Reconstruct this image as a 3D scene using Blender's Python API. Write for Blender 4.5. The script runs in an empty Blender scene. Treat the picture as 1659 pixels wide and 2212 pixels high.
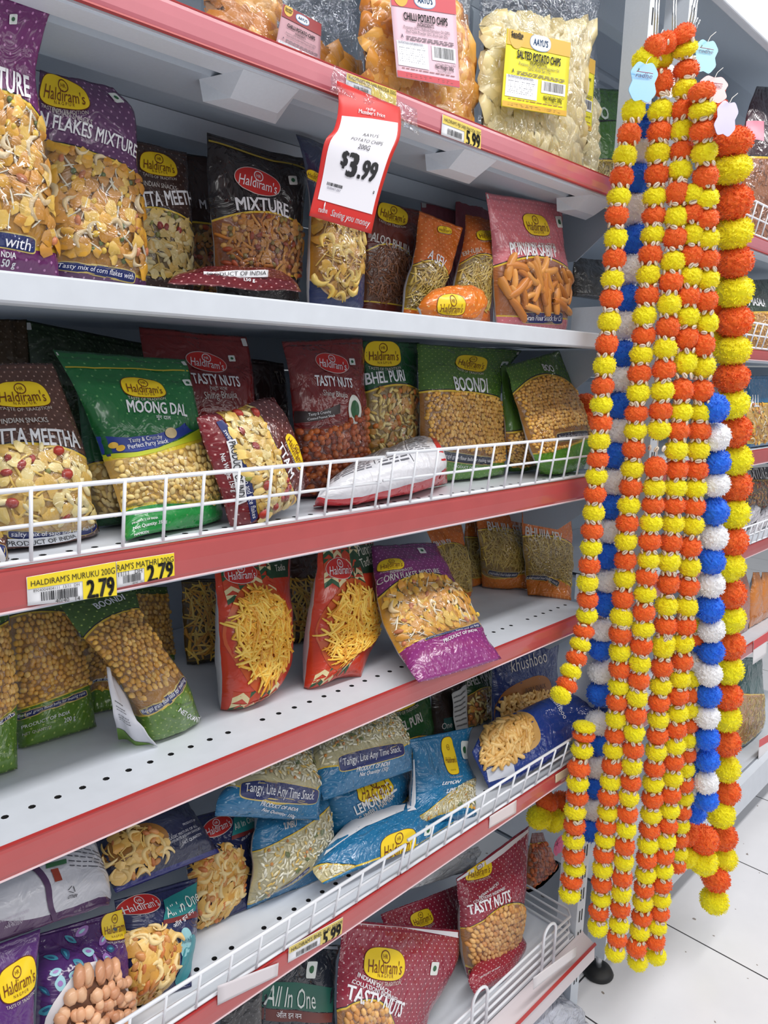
import bpy, math, random
import numpy as np
from mathutils import Vector, Matrix, noise
random.seed(7)
SC = bpy.context.scene
COL = SC.collection

# ---------------------------------------------------------------- camera
R = np.array([[0.7039656908, -0.1147557532, 0.7009018642],
              [-0.7098504146, -0.1461103431, 0.6890313176],
              [0.0233387040, -0.9825898863, -0.1843160876]])
FPX, CX, CY = 1612.4515, 829.5, 1106.0
CAM = np.array([0.0, -0.6604456, 1.35])
cd = bpy.data.cameras.new('camera')
cd.sensor_width = 36.0
cd.lens = FPX / 2212.0 * 36.0
cd.clip_start = 0.02
cam = bpy.data.objects.new('camera', cd)
COL.objects.link(cam)
mw = Matrix.Identity(4)
for i in range(3):
    mw[i][0] = R[i, 0]; mw[i][1] = -R[i, 1]; mw[i][2] = -R[i, 2]; mw[i][3] = CAM[i]
cam.matrix_world = mw
SC.camera = cam

# ---------------------------------------------------------------- world, lamps, exposure
wd = bpy.data.worlds.new('world'); SC.world = wd; wd.use_nodes = True
wd.node_tree.nodes['Background'].inputs[0].default_value = (0.90, 0.95, 1.0, 1)
wd.node_tree.nodes['Background'].inputs[1].default_value = 0.27
def lamp(name, loc, sx, sy, power, col=(1.0, 0.985, 0.97)):
    l = bpy.data.lights.new(name, 'AREA'); l.shape = 'RECTANGLE'; l.size = sx; l.size_y = sy
    l.energy = power; l.color = col
    o = bpy.data.objects.new(name, l); COL.objects.link(o); o.location = loc
    return o
lamp('tube_or_fill_lamp', (1.2, -0.86, 2.95), 6.0, 0.22, 80)
lamp('tube_or_fill_lamp', (1.5, -2.6, 2.95), 6.0, 0.30, 40)  # unseen row, added as fill light
lamp('tube_or_fill_lamp', (2.2, -4.4, 2.95), 9.0, 1.0, 80)  # unseen row, added so the top rail catches a bright reflection
SC.view_settings.view_transform = 'Standard'
SC.view_settings.look = 'None'
SC.view_settings.gamma = 1.0
SC.view_settings.use_curve_mapping = False
SC.view_settings.exposure = 0.04
try:
    SC.cycles.use_denoising = True
    SC.cycles.max_bounces = 6
    SC.cycles.transparent_max_bounces = 12
except Exception:
    pass

# ---------------------------------------------------------------- points on real planes seen along a line of sight
def _ray(u, v): return R @ np.array([u - CX, v - CY, FPX])
def at(u, v, y):
    d = _ray(u, v); return CAM + d * ((y - CAM[1]) / d[1])
def atz(u, v, z):
    d = _ray(u, v); return CAM + d * ((z - CAM[2]) / d[2])
def atyz(u, y, z):
    # the point of the line (Y=y, Z=z) seen in picture column u
    a = R.T @ (np.array([0, y, z]) - CAM); b = R.T @ np.array([1.0, 0, 0]); k = (u - CX) / FPX
    return np.array([(k * a[2] - a[0]) / (b[0] - k * b[2]), y, z])
def proj(P):
    q = (np.asarray(P) - CAM) @ R
    return np.stack([CX + FPX * q[..., 0] / q[..., 2], CY + FPX * q[..., 1] / q[..., 2]], -1)

# ---------------------------------------------------------------- materials
def lin(c):
    r = []
    for x in c[:3]:
        x /= 255.0
        r.append(x / 12.92 if x <= 0.04045 else ((x + 0.055) / 1.055) ** 2.4)
    return (r[0], r[1], r[2], 1.0)
_mc = {}
def mat(name, rgb, rough=0.5, metal=0.0, bump=0.0, bscale=60.0, var=0.0, coat=0.0, spec=0.5, sheen=0.0):
    key = (name,)
    if key in _mc: return _mc[key]
    m = bpy.data.materials.new(name); m.use_nodes = True
    nt = m.node_tree; p = nt.nodes['Principled BSDF']
    p.inputs['Base Color'].default_value = lin(rgb)
    p.inputs['Roughness'].default_value = rough
    p.inputs['Metallic'].default_value = metal
    p.inputs['Coat Weight'].default_value = coat
    p.inputs['Specular IOR Level'].default_value = spec
    p.inputs['Sheen Weight'].default_value = sheen
    tc = nt.nodes.new('ShaderNodeTexCoord')
    n = nt.nodes.new('ShaderNodeTexNoise'); n.inputs['Scale'].default_value = bscale
    n.inputs['Detail'].default_value = 5
    nt.links.new(tc.outputs['Object'], n.inputs['Vector'])
    if var > 0:
        mx = nt.nodes.new('ShaderNodeMix'); mx.data_type = 'RGBA'
        a = lin(rgb)
        mx.inputs[6].default_value = tuple(max(0, c * (1 - var)) for c in a[:3]) + (1,)
        mx.inputs[7].default_value = tuple(min(1, c * (1 + var)) for c in a[:3]) + (1,)
        nt.links.new(n.outputs['Fac'], mx.inputs[0])
        nt.links.new(mx.outputs[2], p.inputs['Base Color'])
    if bump > 0:
        b = nt.nodes.new('ShaderNodeBump'); b.inputs['Strength'].default_value = bump
        b.inputs['Distance'].default_value = 0.004
        nt.links.new(n.outputs['Fac'], b.inputs['Height']); nt.links.new(b.outputs['Normal'], p.inputs['Normal'])
    _mc[key] = m
    return m
_pc = {}
def ink(rgb, rough=0.35):
    k = (tuple(rgb), rough)
    if k not in _pc: _pc[k] = mat('ink_%d_%d_%d_%d' % (rgb[0], rgb[1], rgb[2], int(rough * 100)), rgb, rough)
    return _pc[k]

class X:
    """a number in a shader: + - * and comparisons make Math nodes"""
    def __init__(s, nt, sock): s.nt, s.s = nt, sock
    def _m(s, op, o=None, c=None):
        n = s.nt.nodes.new('ShaderNodeMath'); n.operation = op
        s.nt.links.new(s.s, n.inputs[0])
        for k, w in ((1, o), (2, c)):
            if w is None: continue
            if isinstance(w, X): s.nt.links.new(w.s, n.inputs[k])
            else: n.inputs[k].default_value = float(w)
        return X(s.nt, n.outputs[0])
    def __add__(s, o): return s._m('ADD', o)
    def __sub__(s, o): return s._m('SUBTRACT', o)
    def __mul__(s, o): return s._m('MULTIPLY', o)
    def __gt__(s, o): return s._m('GREATER_THAN', o)
    def __lt__(s, o): return s._m('LESS_THAN', o)
    def fract(s): return s._m('FRACT')
    def hyp(s, o): return ((s * s) + (o * o))._m('SQRT')
    def max(s, o): return s._m('MAXIMUM', o)
def mixc(nt, f, a, b):
    m = nt.nodes.new('ShaderNodeMix'); m.data_type = 'RGBA'
    nt.links.new(f.s, m.inputs[0])
    for k, w in ((6, a), (7, b)):
        if isinstance(w, tuple): m.inputs[k].default_value = w
        else: nt.links.new(w, m.inputs[k])
    return m.outputs[2]

def film_material(top, bot, win, arch, base, line=(225, 190, 60), dark=(30, 30, 45), dots=None, dsp=0.009, dr=0.0011, rough=0.24, wrinkle=0.35, lw=0.012):
    """printed plastic film: top colour, a window under an arched rule, bottom colour, small printed dots"""
    m = bpy.data.materials.new('printed_film'); m.use_nodes = True
    nt = m.node_tree; p = nt.nodes['Principled BSDF']
    uv = nt.nodes.new('ShaderNodeUVMap'); uv.uv_map = 'UVMap'
    sp = nt.nodes.new('ShaderNodeSeparateXYZ'); nt.links.new(uv.outputs[0], sp.inputs[0])
    u, v = X(nt, sp.outputs[0]), X(nt, sp.outputs[1])
    um = nt.nodes.new('ShaderNodeUVMap'); um.uv_map = 'Metric'
    sm = nt.nodes.new('ShaderNodeSeparateXYZ'); nt.links.new(um.outputs[0], sm.inputs[0])
    mx, my = X(nt, sm.outputs[0]), X(nt, sm.outputs[1])
    c = lin(top)
    ctop, cbot = lin(top), lin(bot)
    tcol, bcol = ctop, cbot
    if dots:
        a = ((mx + my) * (0.7071 / dsp)).fract() - 0.5
        b = ((mx - my) * (0.7071 / dsp)).fract() - 0.5
        d = a.hyp(b) < (dr / dsp)
        tcol = mixc(nt, d, ctop, lin(dots)); bcol = mixc(nt, d, cbot, lin(dots))
    out = tcol
    if arch is not None:
        va = (u * arch[2] + arch[1]) * u + arch[0]
        vb = (u * base[2] + base[1]) * u + base[0]
        f1 = v < (va + lw * 1.6); f2 = v < (va + lw); f3 = v < va
        g1 = v < (vb + lw); g2 = v < vb
        out = mixc(nt, f1, out, lin(dark))
        out = mixc(nt, f2, out, lin(line))
        out = mixc(nt, f3, out, lin(win))
        out = mixc(nt, g1, out, lin(line))
        out = mixc(nt, g2, out, bcol)
    if isinstance(out, tuple): p.inputs['Base Color'].default_value = out
    else: nt.links.new(out, p.inputs['Base Color'])
    p.inputs['Roughness'].default_value = rough
    p.inputs['Specular IOR Level'].default_value = 0.5
    p.inputs['Coat Weight'].default_value = .45; p.inputs['Coat Roughness'].default_value = .09
    n = nt.nodes.new('ShaderNodeTexNoise'); n.inputs['Scale'].default_value = 32; n.inputs['Detail'].default_value = 3
    n.inputs['Distortion'].default_value = 1.2
    nt.links.new(um.outputs[0], n.inputs['Vector'])
    seal = (v > 0.955).max(v < 0.03)
    ridge = seal * ((v * 160.0)._m('SINE'))
    h = X(nt, n.outputs['Fac']) + ridge * 0.10
    b = nt.nodes.new('ShaderNodeBump'); b.inputs['Strength'].default_value = wrinkle; b.inputs['Distance'].default_value = 0.014
    nt.links.new(h.s, b.inputs['Height']); nt.links.new(b.outputs[0], p.inputs['Normal']); nt.links.new(b.outputs[0], p.inputs['Coat Normal'])
    return m

def clear_film():
    if 'clear' in _mc: return _mc['clear']
    m = bpy.data.materials.new('clear_film'); m.use_nodes = True
    nt = m.node_tree; nt.nodes.clear()
    o = nt.nodes.new('ShaderNodeOutputMaterial'); t = nt.nodes.new('ShaderNodeBsdfTransparent')
    t.inputs[0].default_value = (0.95, 0.96, 0.98, 1)
    g = nt.nodes.new('ShaderNodeBsdfGlossy'); g.inputs['Roughness'].default_value = 0.07
    g.inputs[0].default_value = (0.95, 0.96, 1, 1)
    mx = nt.nodes.new('ShaderNodeMixShader')
    lw = nt.nodes.new('ShaderNodeLayerWeight'); lw.inputs[0].default_value = 0.35
    tc = nt.nodes.new('ShaderNodeTexCoord'); n = nt.nodes.new('ShaderNodeTexNoise')
    n.inputs['Scale'].default_value = 26; n.inputs['Detail'].default_value = 3; n.inputs['Distortion'].default_value = 2.0
    nt.links.new(tc.outputs['Object'], n.inputs[0])
    b = nt.nodes.new('ShaderNodeBump'); b.inputs['Strength'].default_value = 0.8; b.inputs['Distance'].default_value = 0.02
    nt.links.new(n.outputs[0], b.inputs['Height'])
    nt.links.new(b.outputs[0], g.inputs['Normal']); nt.links.new(b.outputs[0], lw.inputs['Normal'])
    k = X(nt, lw.outputs['Facing']) * 0.24 + 0.03
    nt.links.new(k.s, mx.inputs[0]); nt.links.new(t.outputs[0], mx.inputs[1]); nt.links.new(g.outputs[0], mx.inputs[2])
    nt.links.new(mx.outputs[0], o.inputs[0])
    _mc['clear'] = m
    return m

def attr_material(name, rough=0.38, trans=0.0, coat=0.15):
    if name in _mc: return _mc[name]
    m = bpy.data.materials.new(name); m.use_nodes = True
    nt = m.node_tree; p = nt.nodes['Principled BSDF']
    a = nt.nodes.new('ShaderNodeAttribute'); a.attribute_name = 'Col'
    nt.links.new(a.outputs['Color'], p.inputs['Base Color'])
    p.inputs['Roughness'].default_value = rough; p.inputs['Coat Weight'].default_value = coat
    n = nt.nodes.new('ShaderNodeTexNoise'); n.inputs['Scale'].default_value = 500
    tc = nt.nodes.new('ShaderNodeTexCoord'); nt.links.new(tc.outputs['Object'], n.inputs[0])
    b = nt.nodes.new('ShaderNodeBump'); b.inputs['Strength'].default_value = 0.15; b.inputs['Distance'].default_value = 0.001
    nt.links.new(n.outputs[0], b.inputs['Height']); nt.links.new(b.outputs[0], p.inputs['Normal'])
    _mc[name] = m
    return m

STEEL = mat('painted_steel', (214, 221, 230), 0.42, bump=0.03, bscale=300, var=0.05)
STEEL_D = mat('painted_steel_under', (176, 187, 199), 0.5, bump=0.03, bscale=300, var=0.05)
DECK = mat('shelf_enamel', (210, 215, 223), 0.45, bump=0.04, bscale=40, var=0.07)
RAIL = mat('red_rail_plastic', (180, 76, 76), 0.30, bump=0.05, bscale=25, var=0.12, coat=0.4, spec=0.6)
RAILT = mat('sheen_tinted_rail_plastic', (204, 112, 124), 0.24, bump=0.05, bscale=25, var=0.08, coat=1.0, spec=0.9)  # top rail: pale reflection mixed into the base colour
RAILE = mat('red_rail_edge', (176, 52, 52), 0.35)
RAILW = mat('rail_pale_edge', (226, 200, 205), 0.35)
WIRE = mat('white_wire', (236, 238, 244), 0.35)
CHROME = mat('chrome_wire', (200, 203, 208), 0.2, metal=0.9)
DARKGAP = mat('dark_gap', (36, 36, 38), 0.8)
PAPER = mat('white_paper', (240, 240, 244), 0.55)
WHITE, BLACK, CREAM = (238, 238, 242), (34, 34, 38), (226, 220, 196)
YEL, BROWN, NAVY, RED = (240, 205, 28), (96, 44, 22), (32, 44, 104), (196, 40, 36)

# ---------------------------------------------------------------- meshes and objects
class MB:
    def __init__(s): s.v, s.f, s.m, s.c = [], [], [], None
    def add(s, vs, fs, mi=0):
        o = len(s.v); s.v += [tuple(map(float, p)) for p in vs]
        s.f += [tuple(i + o for i in q) for q in fs]; s.m += [mi] * len(fs)
    def box(s, a, b, mi=0):
        (x0, y0, z0), (x1, y1, z1) = a, b
        s.add([(x0, y0, z0), (x1, y0, z0), (x1, y1, z0), (x0, y1, z0), (x0, y0, z1), (x1, y0, z1), (x1, y1, z1), (x0, y1, z1)],
              [(0, 3, 2, 1), (4, 5, 6, 7), (0, 1, 5, 4), (1, 2, 6, 5), (2, 3, 7, 6), (3, 0, 4, 7)], mi)
    def prism(s, prof, x0, x1, mi=0):
        n = len(prof)   # profile (y, z) swept along X
        s.add([(x0, y, z) for y, z in prof] + [(x1, y, z) for y, z in prof],
              [tuple(range(n))[::-1], tuple(range(n, 2 * n))] + [(i, (i + 1) % n, n + (i + 1) % n, n + i) for i in range(n)], mi)
    def tube(s, pts, r, mi=0, k=8, closed=False):
        pts = [Vector(p) for p in pts]; n = len(pts); vs, fs = [], []
        for i, p in enumerate(pts):
            d = (pts[min(i + 1, n - 1)] - pts[max(i - 1, 0)]).normalized()
            a = d.orthogonal().normalized() if i == 0 else (pa - d * pa.dot(d)).normalized()
            pa = a; b = d.cross(a)
            for j in range(k):
                t = 2 * math.pi * j / k; vs.append(p + (a * math.cos(t) + b * math.sin(t)) * r)
        for i in range(n - 1):
            for j in range(k):
                fs.append((i * k + j, i * k + (j + 1) % k, (i + 1) * k + (j + 1) % k, (i + 1) * k + j))
        fs.append(tuple(range(k))[::-1]); fs.append(tuple(range((n - 1) * k, n * k)))
        s.add(vs, fs, mi)
    def lathe(s, prof, c, mi=0, k=20):
        vs, fs = [], []
        for r, z in prof:
            for j in range(k):
                t = 2 * math.pi * j / k; vs.append((c[0] + r * math.cos(t), c[1] + r * math.sin(t), c[2] + z))
        for i in range(len(prof) - 1):
            for j in range(k):
                fs.append((i * k + j, i * k + (j + 1) % k, (i + 1) * k + (j + 1) % k, (i + 1) * k + j))
        fs.append(tuple(range(k))[::-1]); fs.append(tuple(range((len(prof) - 1) * k, len(prof) * k)))
        s.add(vs, fs, mi)
    def build(s, name, mats, parent=None, smooth=False, origin=None, bevel=0):
        if not isinstance(mats, (list, tuple)): mats = [mats]
        if parent is not None: org = np.array(WORLD[parent.name])
        else: org = np.array(origin if origin is not None else (0, 0, 0), float)
        v = np.array(s.v, float) - org
        me = bpy.data.meshes.new(name)
        me.from_pydata(v.tolist(), [], s.f)
        for m in mats: me.materials.append(m)
        me.polygons.foreach_set('material_index', s.m)
        if smooth: me.polygons.foreach_set('use_smooth', [True] * len(s.f))
        if s.c is not None:
            at_ = me.color_attributes.new('Col', 'FLOAT_COLOR', 'POINT')
            at_.data.foreach_set('color', np.array(s.c, np.float32).ravel())
        me.update()
        o = bpy.data.objects.new(name, me); COL.objects.link(o)
        if parent is not None: o.parent = parent; WORLD[o.name] = tuple(org)
        else: o.location = tuple(org); WORLD[o.name] = tuple(org)
        if bevel:
            b = o.modifiers.new('bevel', 'BEVEL'); b.width = bevel; b.segments = 2; b.limit_method = 'ANGLE'
        return o
WORLD = {}
def thing(name, label, cat, loc=(0, 0, 0), group=None):
    o = bpy.data.objects.new(name, None); COL.objects.link(o); o.location = tuple(map(float, loc))
    o.empty_display_size = 0.02; WORLD[o.name] = tuple(map(float, loc))
    o['label'] = label; o['category'] = cat
    if group: o['group'] = group
    return o
def tag(o, label, cat, group=None):
    o['label'] = label; o['category'] = cat
    if group: o['group'] = group
    return o
def struct(o): o['kind'] = 'structure'; return o

# lettering -----------------------------------------------------------------
_tc = {}
def letters(body, bold=0.0, shear=0.0):
    k = (body, bold, shear)
    if k not in _tc:
        c = bpy.data.curves.new('lettering', 'FONT'); c.body = body; c.offset = 0; c.shear = shear; c.resolution_u = 2
        o = bpy.data.objects.new('lettering', c)
        me = bpy.data.meshes.new_from_object(o)
        v = np.array([q.co[:2] for q in me.vertices]) if len(me.vertices) else np.zeros((1, 2))
        f = [tuple(q.vertices) for q in me.polygons]
        bpy.data.meshes.remove(me); bpy.data.objects.remove(o); bpy.data.curves.remove(c)
        if bold > .012:
            n = len(v); d = bold * .85; v0 = v; f0 = f; v = np.concatenate([v0 + np.array(o_) * d for o_ in ((-1, -.5), (1, -.5), (-1, .5), (1, .5), (0, 0))]); f = [tuple(i + k * n for i in q) for k in range(5) for q in f0]
        lo, hi = v.min(0), v.max(0)
        _tc[k] = ((v - (lo + hi) / 2) / (hi[0] - lo[0]), f, (hi[1] - lo[1]) / (hi[0] - lo[0]))
    return _tc[k]

# a printed / filled surface ---------------------------------------------------
def herm(x, xs, ys):
    ys = np.asarray(ys, float); xs = np.asarray(xs, float); n = len(xs)
    d = np.zeros_like(ys)
    for i in range(n):
        a, b = max(i - 1, 0), min(i + 1, n - 1); d[i] = (ys[b] - ys[a]) / (xs[b] - xs[a])
    x = np.asarray(x); i = np.clip(np.searchsorted(xs, x, 'right') - 1, 0, n - 2)
    h = xs[i + 1] - xs[i]; t = ((x - xs[i]) / h)[:, None]; h = h[:, None]
    return ((1 + 2 * t) * (1 - t) ** 2) * ys[i] + t * (1 - t) ** 2 * h * d[i] + t * t * (3 - 2 * t) * ys[i + 1] + t * t * (t - 1) * h * d[i + 1]
class Surf:
    def __init__(s, F):
        s.F = F; nv, nu = F.shape[0] - 1, F.shape[1] - 1; s.nu, s.nv = nu, nv
        du = np.gradient(F, axis=1); dv = np.gradient(F, axis=0)
        n = np.cross(du, dv); s.N = n / (np.linalg.norm(n, axis=2, keepdims=True) + 1e-12)
        s.W = float(np.mean(np.linalg.norm(np.diff(F, axis=1), axis=2).sum(1)))
        s.H = float(np.mean(np.linalg.norm(np.diff(F, axis=0), axis=2).sum(0)))
        s.P = proj(F)
    def p(s, u, v, off=0.0):
        u = np.clip(np.asarray(u, float), 0.004, 0.996) * s.nu; v = np.clip(np.asarray(v, float), 0.004, 0.996) * s.nv
        i = np.minimum(u.astype(int), s.nu - 1); j = np.minimum(v.astype(int), s.nv - 1); a = (u - i)[..., None]; b = (v - j)[..., None]
        def s2(G): return (G[j, i] * (1 - a) + G[j, i + 1] * a) * (1 - b) + (G[j + 1, i] * (1 - a) + G[j + 1, i + 1] * a) * b
        return s2(s.F) + s2(s.N) * (np.asarray(off)[..., None] if np.ndim(off) else off)
    def uv(s, px):
        d = ((s.P - np.array(px, float)) ** 2).sum(2); j, i = np.unravel_index(np.argmin(d), d.shape)
        u, v = i / s.nu, j / s.nv
        for _ in range(4):
            e = 0.01; uu = np.array([u, min(u + e, 0.99), u]); vv = np.array([v, v, min(v + e, 0.99)])
            q = proj(s.p(uu, vv)); J = np.stack([(q[1] - q[0]) / max(uu[1] - u, 1e-3), (q[2] - q[0]) / max(vv[2] - v, 1e-3)], 1)
            try: du = np.linalg.solve(J, np.array(px, float) - q[0])
            except Exception: break
            u = float(np.clip(u + np.clip(du[0], -.1, .1), 0.0, 0.985)); v = float(np.clip(v + np.clip(du[1], -.1, .1), 0.0, 0.985))
        return u, v
    # --- prints: each returns an MB
    def text(s, body, p0, p1, st=1.0, bold=0.02, shear=0.0, off=0.0009, arc=0.0, mi=0, mb=None, uvs=False):
        V, f, asp = letters(body, bold, shear)
        a, b = (p0, p1) if uvs else (s.uv(p0), s.uv(p1))
        A = np.array([a[0] * s.W, a[1] * s.H]); B = np.array([b[0] * s.W, b[1] * s.H])
        w = np.linalg.norm(B - A); ex = (B - A) / max(w, 1e-6); ey = np.array([-ex[1], ex[0]])
        y = V[:, 1] * w * st - arc * w * (2 * V[:, 0]) ** 2
        q = (A + B) / 2 + np.outer(V[:, 0] * w, ex) + np.outer(y, ey)
        mb = mb or MB(); mb.add(s.p(q[:, 0] / s.W, q[:, 1] / s.H, off), f, mi); return mb
    def blob(s, p0, p1, asp, n=2.4, off=0.0006, mi=0, mb=None, k=36, grow=0.0, rings=5, squash=0.0):
        a, b = s.uv(p0), s.uv(p1)
        A = np.array([a[0] * s.W, a[1] * s.H]); B = np.array([b[0] * s.W, b[1] * s.H]); c = (A + B) / 2
        w = np.linalg.norm(B - A); ex = (B - A) / max(w, 1e-6); ey = np.array([-ex[1], ex[0]])
        rx, ry = w / 2 + grow, w / 2 * asp + grow
        vs, fs = [c], []
        for r in range(1, rings + 1):
            for j in range(k):
                t = 2 * math.pi * j / k; ct, st_ = math.cos(t), math.sin(t)
                x = abs(ct) ** (2 / n) * math.copysign(1, ct); y = abs(st_) ** (2 / n) * math.copysign(1, st_)
                x *= 1 - squash * y
                vs.append(c + ex * x * rx * r / rings + ey * y * ry * r / rings)
        fs += [(0, 1 + j, 1 + (j + 1) % k) for j in range(k)]
        for r in range(rings - 1):
            o = 1 + r * k
            fs += [(o + j, o + k + j, o + k + (j + 1) % k, o + (j + 1) % k) for j in range(k)]
        q = np.array(vs); mb = mb or MB(); mb.add(s.p(q[:, 0] / s.W, q[:, 1] / s.H, off), fs, mi); return mb
    def band(s, top, bot, off=0.0005, mi=0, mb=None, uvs=False, n=14, m=4):
        t = np.array(top if uvs else [s.uv(p) for p in top], float); b = np.array(bot if uvs else [s.uv(p) for p in bot], float)
        x = np.linspace(0, 1, n + 1)
        f = lambda P: np.stack([np.interp(x, np.linspace(0, 1, len(P)), P[:, k]) for k in (0, 1)], 1)
        t, b = f(t), f(b); vs, fs = [], []
        for j in range(m + 1):
            g = b + (t - b) * (j / m); vs += g.tolist()
        for j in range(m):
            for i in range(n):
                o = j * (n + 1) + i; fs.append((o, o + 1, o + n + 2, o + n + 1))
        q = np.array(vs); mb = mb or MB(); mb.add(s.p(q[:, 0], q[:, 1], off), fs, mi); return mb

# shapes of snack pieces: (verts, faces), unit size, flat side down --------------
def _dome(k=8, r=3):
    vs = [(0, 0, 1)]; fs = []
    for i in range(1, r + 1):
        t = math.pi / 2 * i / r
        vs += [(math.sin(t) * math.cos(2 * math.pi * j / k), math.sin(t) * math.sin(2 * math.pi * j / k), math.cos(t)) for j in range(k)]
    fs += [(0, 1 + j, 1 + (j + 1) % k) for j in range(k)]
    for i in range(r - 1):
        o = 1 + i * k; fs += [(o + j, o + k + j, o + k + (j + 1) % k, o + (j + 1) % k) for j in range(k)]
    return np.array(vs), fs
def _rod(n=6, k=4, taper=0.0):
    vs, fs = [], []
    for i in range(n + 1):
        x = i / n - 0.5; r = 0.6 + 0.4 * min(1.0, (1 - abs(2 * x)) * 6) if taper == 0 else math.sqrt(max(0.02, 1 - (2 * x) ** 2))
        for j in range(k + 1):
            t = math.pi * j / k; vs.append((x, math.cos(t) * r, math.sin(t) * r))
    for i in range(n):
        for j in range(k):
            o = i * (k + 1) + j; fs.append((o, o + k + 1, o + k + 2, o + 1))
    return np.array(vs), fs
def _flake(k=9):
    vs = [(0, 0, 0.25)]
    for rr, z in ((0.55, 0.34), (1.0, 0.12)):
        vs += [(rr * math.cos(2 * math.pi * j / k), rr * math.sin(2 * math.pi * j / k), z) for j in range(k)]
    fs = [(0, 1 + j, 1 + (j + 1) % k) for j in range(k)] + [(1 + j, 1 + k + j, 1 + k + (j + 1) % k, 1 + (j + 1) % k) for j in range(k)]
    return np.array(vs), fs
DOME, ROD, SEED, FLAKE = _dome(), _rod(), _rod(6, 4, 1.0), _flake()
# kind: spacing, list of (share, shape, length, width, height, bend, colours)
SN = {
 'boondi': (.0069, [(1, 'd', .0036, .0035, .0029, 0, [(240, 186, 86), (230, 170, 70), (246, 198, 106), (224, 166, 78)])]),
 'nuts': (.0108, [(1, 'd', .0062, .0056, .005, 0, [(226, 170, 100), (214, 150, 84), (236, 186, 118)])]),
 'shing': (.0100, [(1, 'd', .0060, .0046, .0045, 0, [(190, 92, 40), (160, 70, 30), (208, 112, 52)])]),
 'roast': (.0125, [(1, 'd', .0068, .0062, .0052, 0, [(214, 160, 122), (200, 142, 106), (226, 178, 140)])]),
 'dal': (.0066, [(1, 's', .0085, .0028, .0022, 0, [(236, 202, 118), (226, 186, 96), (244, 216, 142)])]),
 'flakes': (.0076, [(.60, 'f', .0072, .0060, .0044, 0, [(226, 168, 56), (204, 142, 44), (240, 196, 92), (214, 150, 62)]), (.07, 'c', .0165, .0028, .003, .42, [(236, 214, 172), (228, 200, 150)]),
             (.17, 'r', .020, .0008, .0014, .05, [(246, 238, 214)]), (.06, 's', .010, .003, .003, 0, [(198, 120, 76)]), (.05, 'd', .003, .003, .002, 0, [(96, 110, 54)]), (.05, 'd', .0034, .003, .003, 0, [(238, 198, 70)])]),
 'kaju': (.0074, [(.45, 'r', .024, .0008, .0014, .10, [(226, 186, 82), (206, 160, 60)]), (.22, 'c', .018, .0034, .0036, .45, [(236, 204, 110), (226, 190, 92)]), (.33, 'f', .0064, .0056, .004, 0, [(222, 172, 66), (196, 140, 50)])]),
 'nibbles': (.0074, [(.42, 'f', .0072, .0062, .0042, 0, [(222, 176, 92), (206, 150, 66), (232, 192, 116)]), (.14, 'c', .018, .0032, .0034, .45, [(238, 210, 150), (228, 194, 126)]), (.28, 'r', .022, .0009, .0014, .10, [(226, 190, 112), (212, 166, 80)]), (.16, 's', .011, .0032, .003, 0, [(206, 140, 80), (196, 116, 60)])]),
 'meetha': (.0074, [(.5, 'f', .0068, .0050, .0034, 0, [(238, 206, 120), (246, 222, 150), (226, 184, 92)]), (.24, 'r', .016, .0012, .0014, .08, [(240, 206, 112), (230, 190, 90)]), (.12, 's', .011, .0026, .0024, 0, [(244, 226, 170)]),
             (.05, 's', .011, .0042, .004, 0, [(170, 50, 34)]), (.05, 'd', .0034, .0034, .0025, 0, [(150, 150, 70)])]),
 'mixture': (.0072, [(.45, 'd', .0036, .0036, .003, 0, [(206, 140, 66), (186, 110, 46), (224, 176, 96), (150, 130, 60)]), (.30, 'r', .018, .0018, .0018, .12, [(226, 160, 66), (206, 130, 46)]), (.12, 's', .010, .003, .003, 0, [(176, 80, 44)]), (.13, 'f', .006, .005, .004, 0, [(214, 150, 70)])]),
 'sticks': (.0066, [(.75, 'r', .026, .0015, .0017, .05, [(242, 190, 66), (228, 162, 44), (248, 208, 96)]), (.25, 'r', .022, .0015, .0020, .14, [(246, 204, 92), (220, 150, 40)])]),
 'puffed': (.0062, [(.74, 's', .0088, .0015, .0015, 0, [(240, 232, 200), (232, 220, 178), (246, 240, 216)]), (.18, 's', .007, .0014, .0014, 0, [(226, 186, 82)]), (.05, 'd', .0024, .0024, .002, 0, [(214, 140, 60)]), (.03, 'f', .005, .003, .003, 0, [(110, 120, 60)])]),
 'puri': (.0082, [(.62, 's', .0125, .0025, .0026, 0, [(232, 204, 120), (216, 184, 98), (240, 218, 146)]), (.2, 'f', .007, .005, .004, 0, [(196, 140, 60)]), (.18, 's', .009, .004, .003, 0, [(206, 120, 50)])]),
 'sev': (.0058, [(1, 'r', .020, .0010, .0013, .12, [(196, 166, 74), (178, 146, 56), (210, 182, 92)])]),
 'bhujia': (.0056, [(1, 'r', .016, .0009, .0012, .18, [(150, 90, 46), (126, 72, 36), (168, 106, 60)])]),
 'sabji': (.0165, [(1, 'r', .040, .0056, .005, .10, [(214, 142, 66), (196, 122, 52), (226, 158, 82)])]),
 'khari': (.0085, [(1, 'r', .017, .0034, .004, .03, [(226, 180, 104), (212, 160, 82), (236, 196, 124)])]),
 'chips': (.026, [(1, 'f', .030, .024, .03, 0, [(226, 208, 150), (236, 220, 168), (216, 194, 130)])]),
 'chilli': (.026, [(1, 'f', .030, .022, .03, 0, [(222, 150, 56), (206, 128, 44), (232, 170, 80)])]),
}
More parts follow.
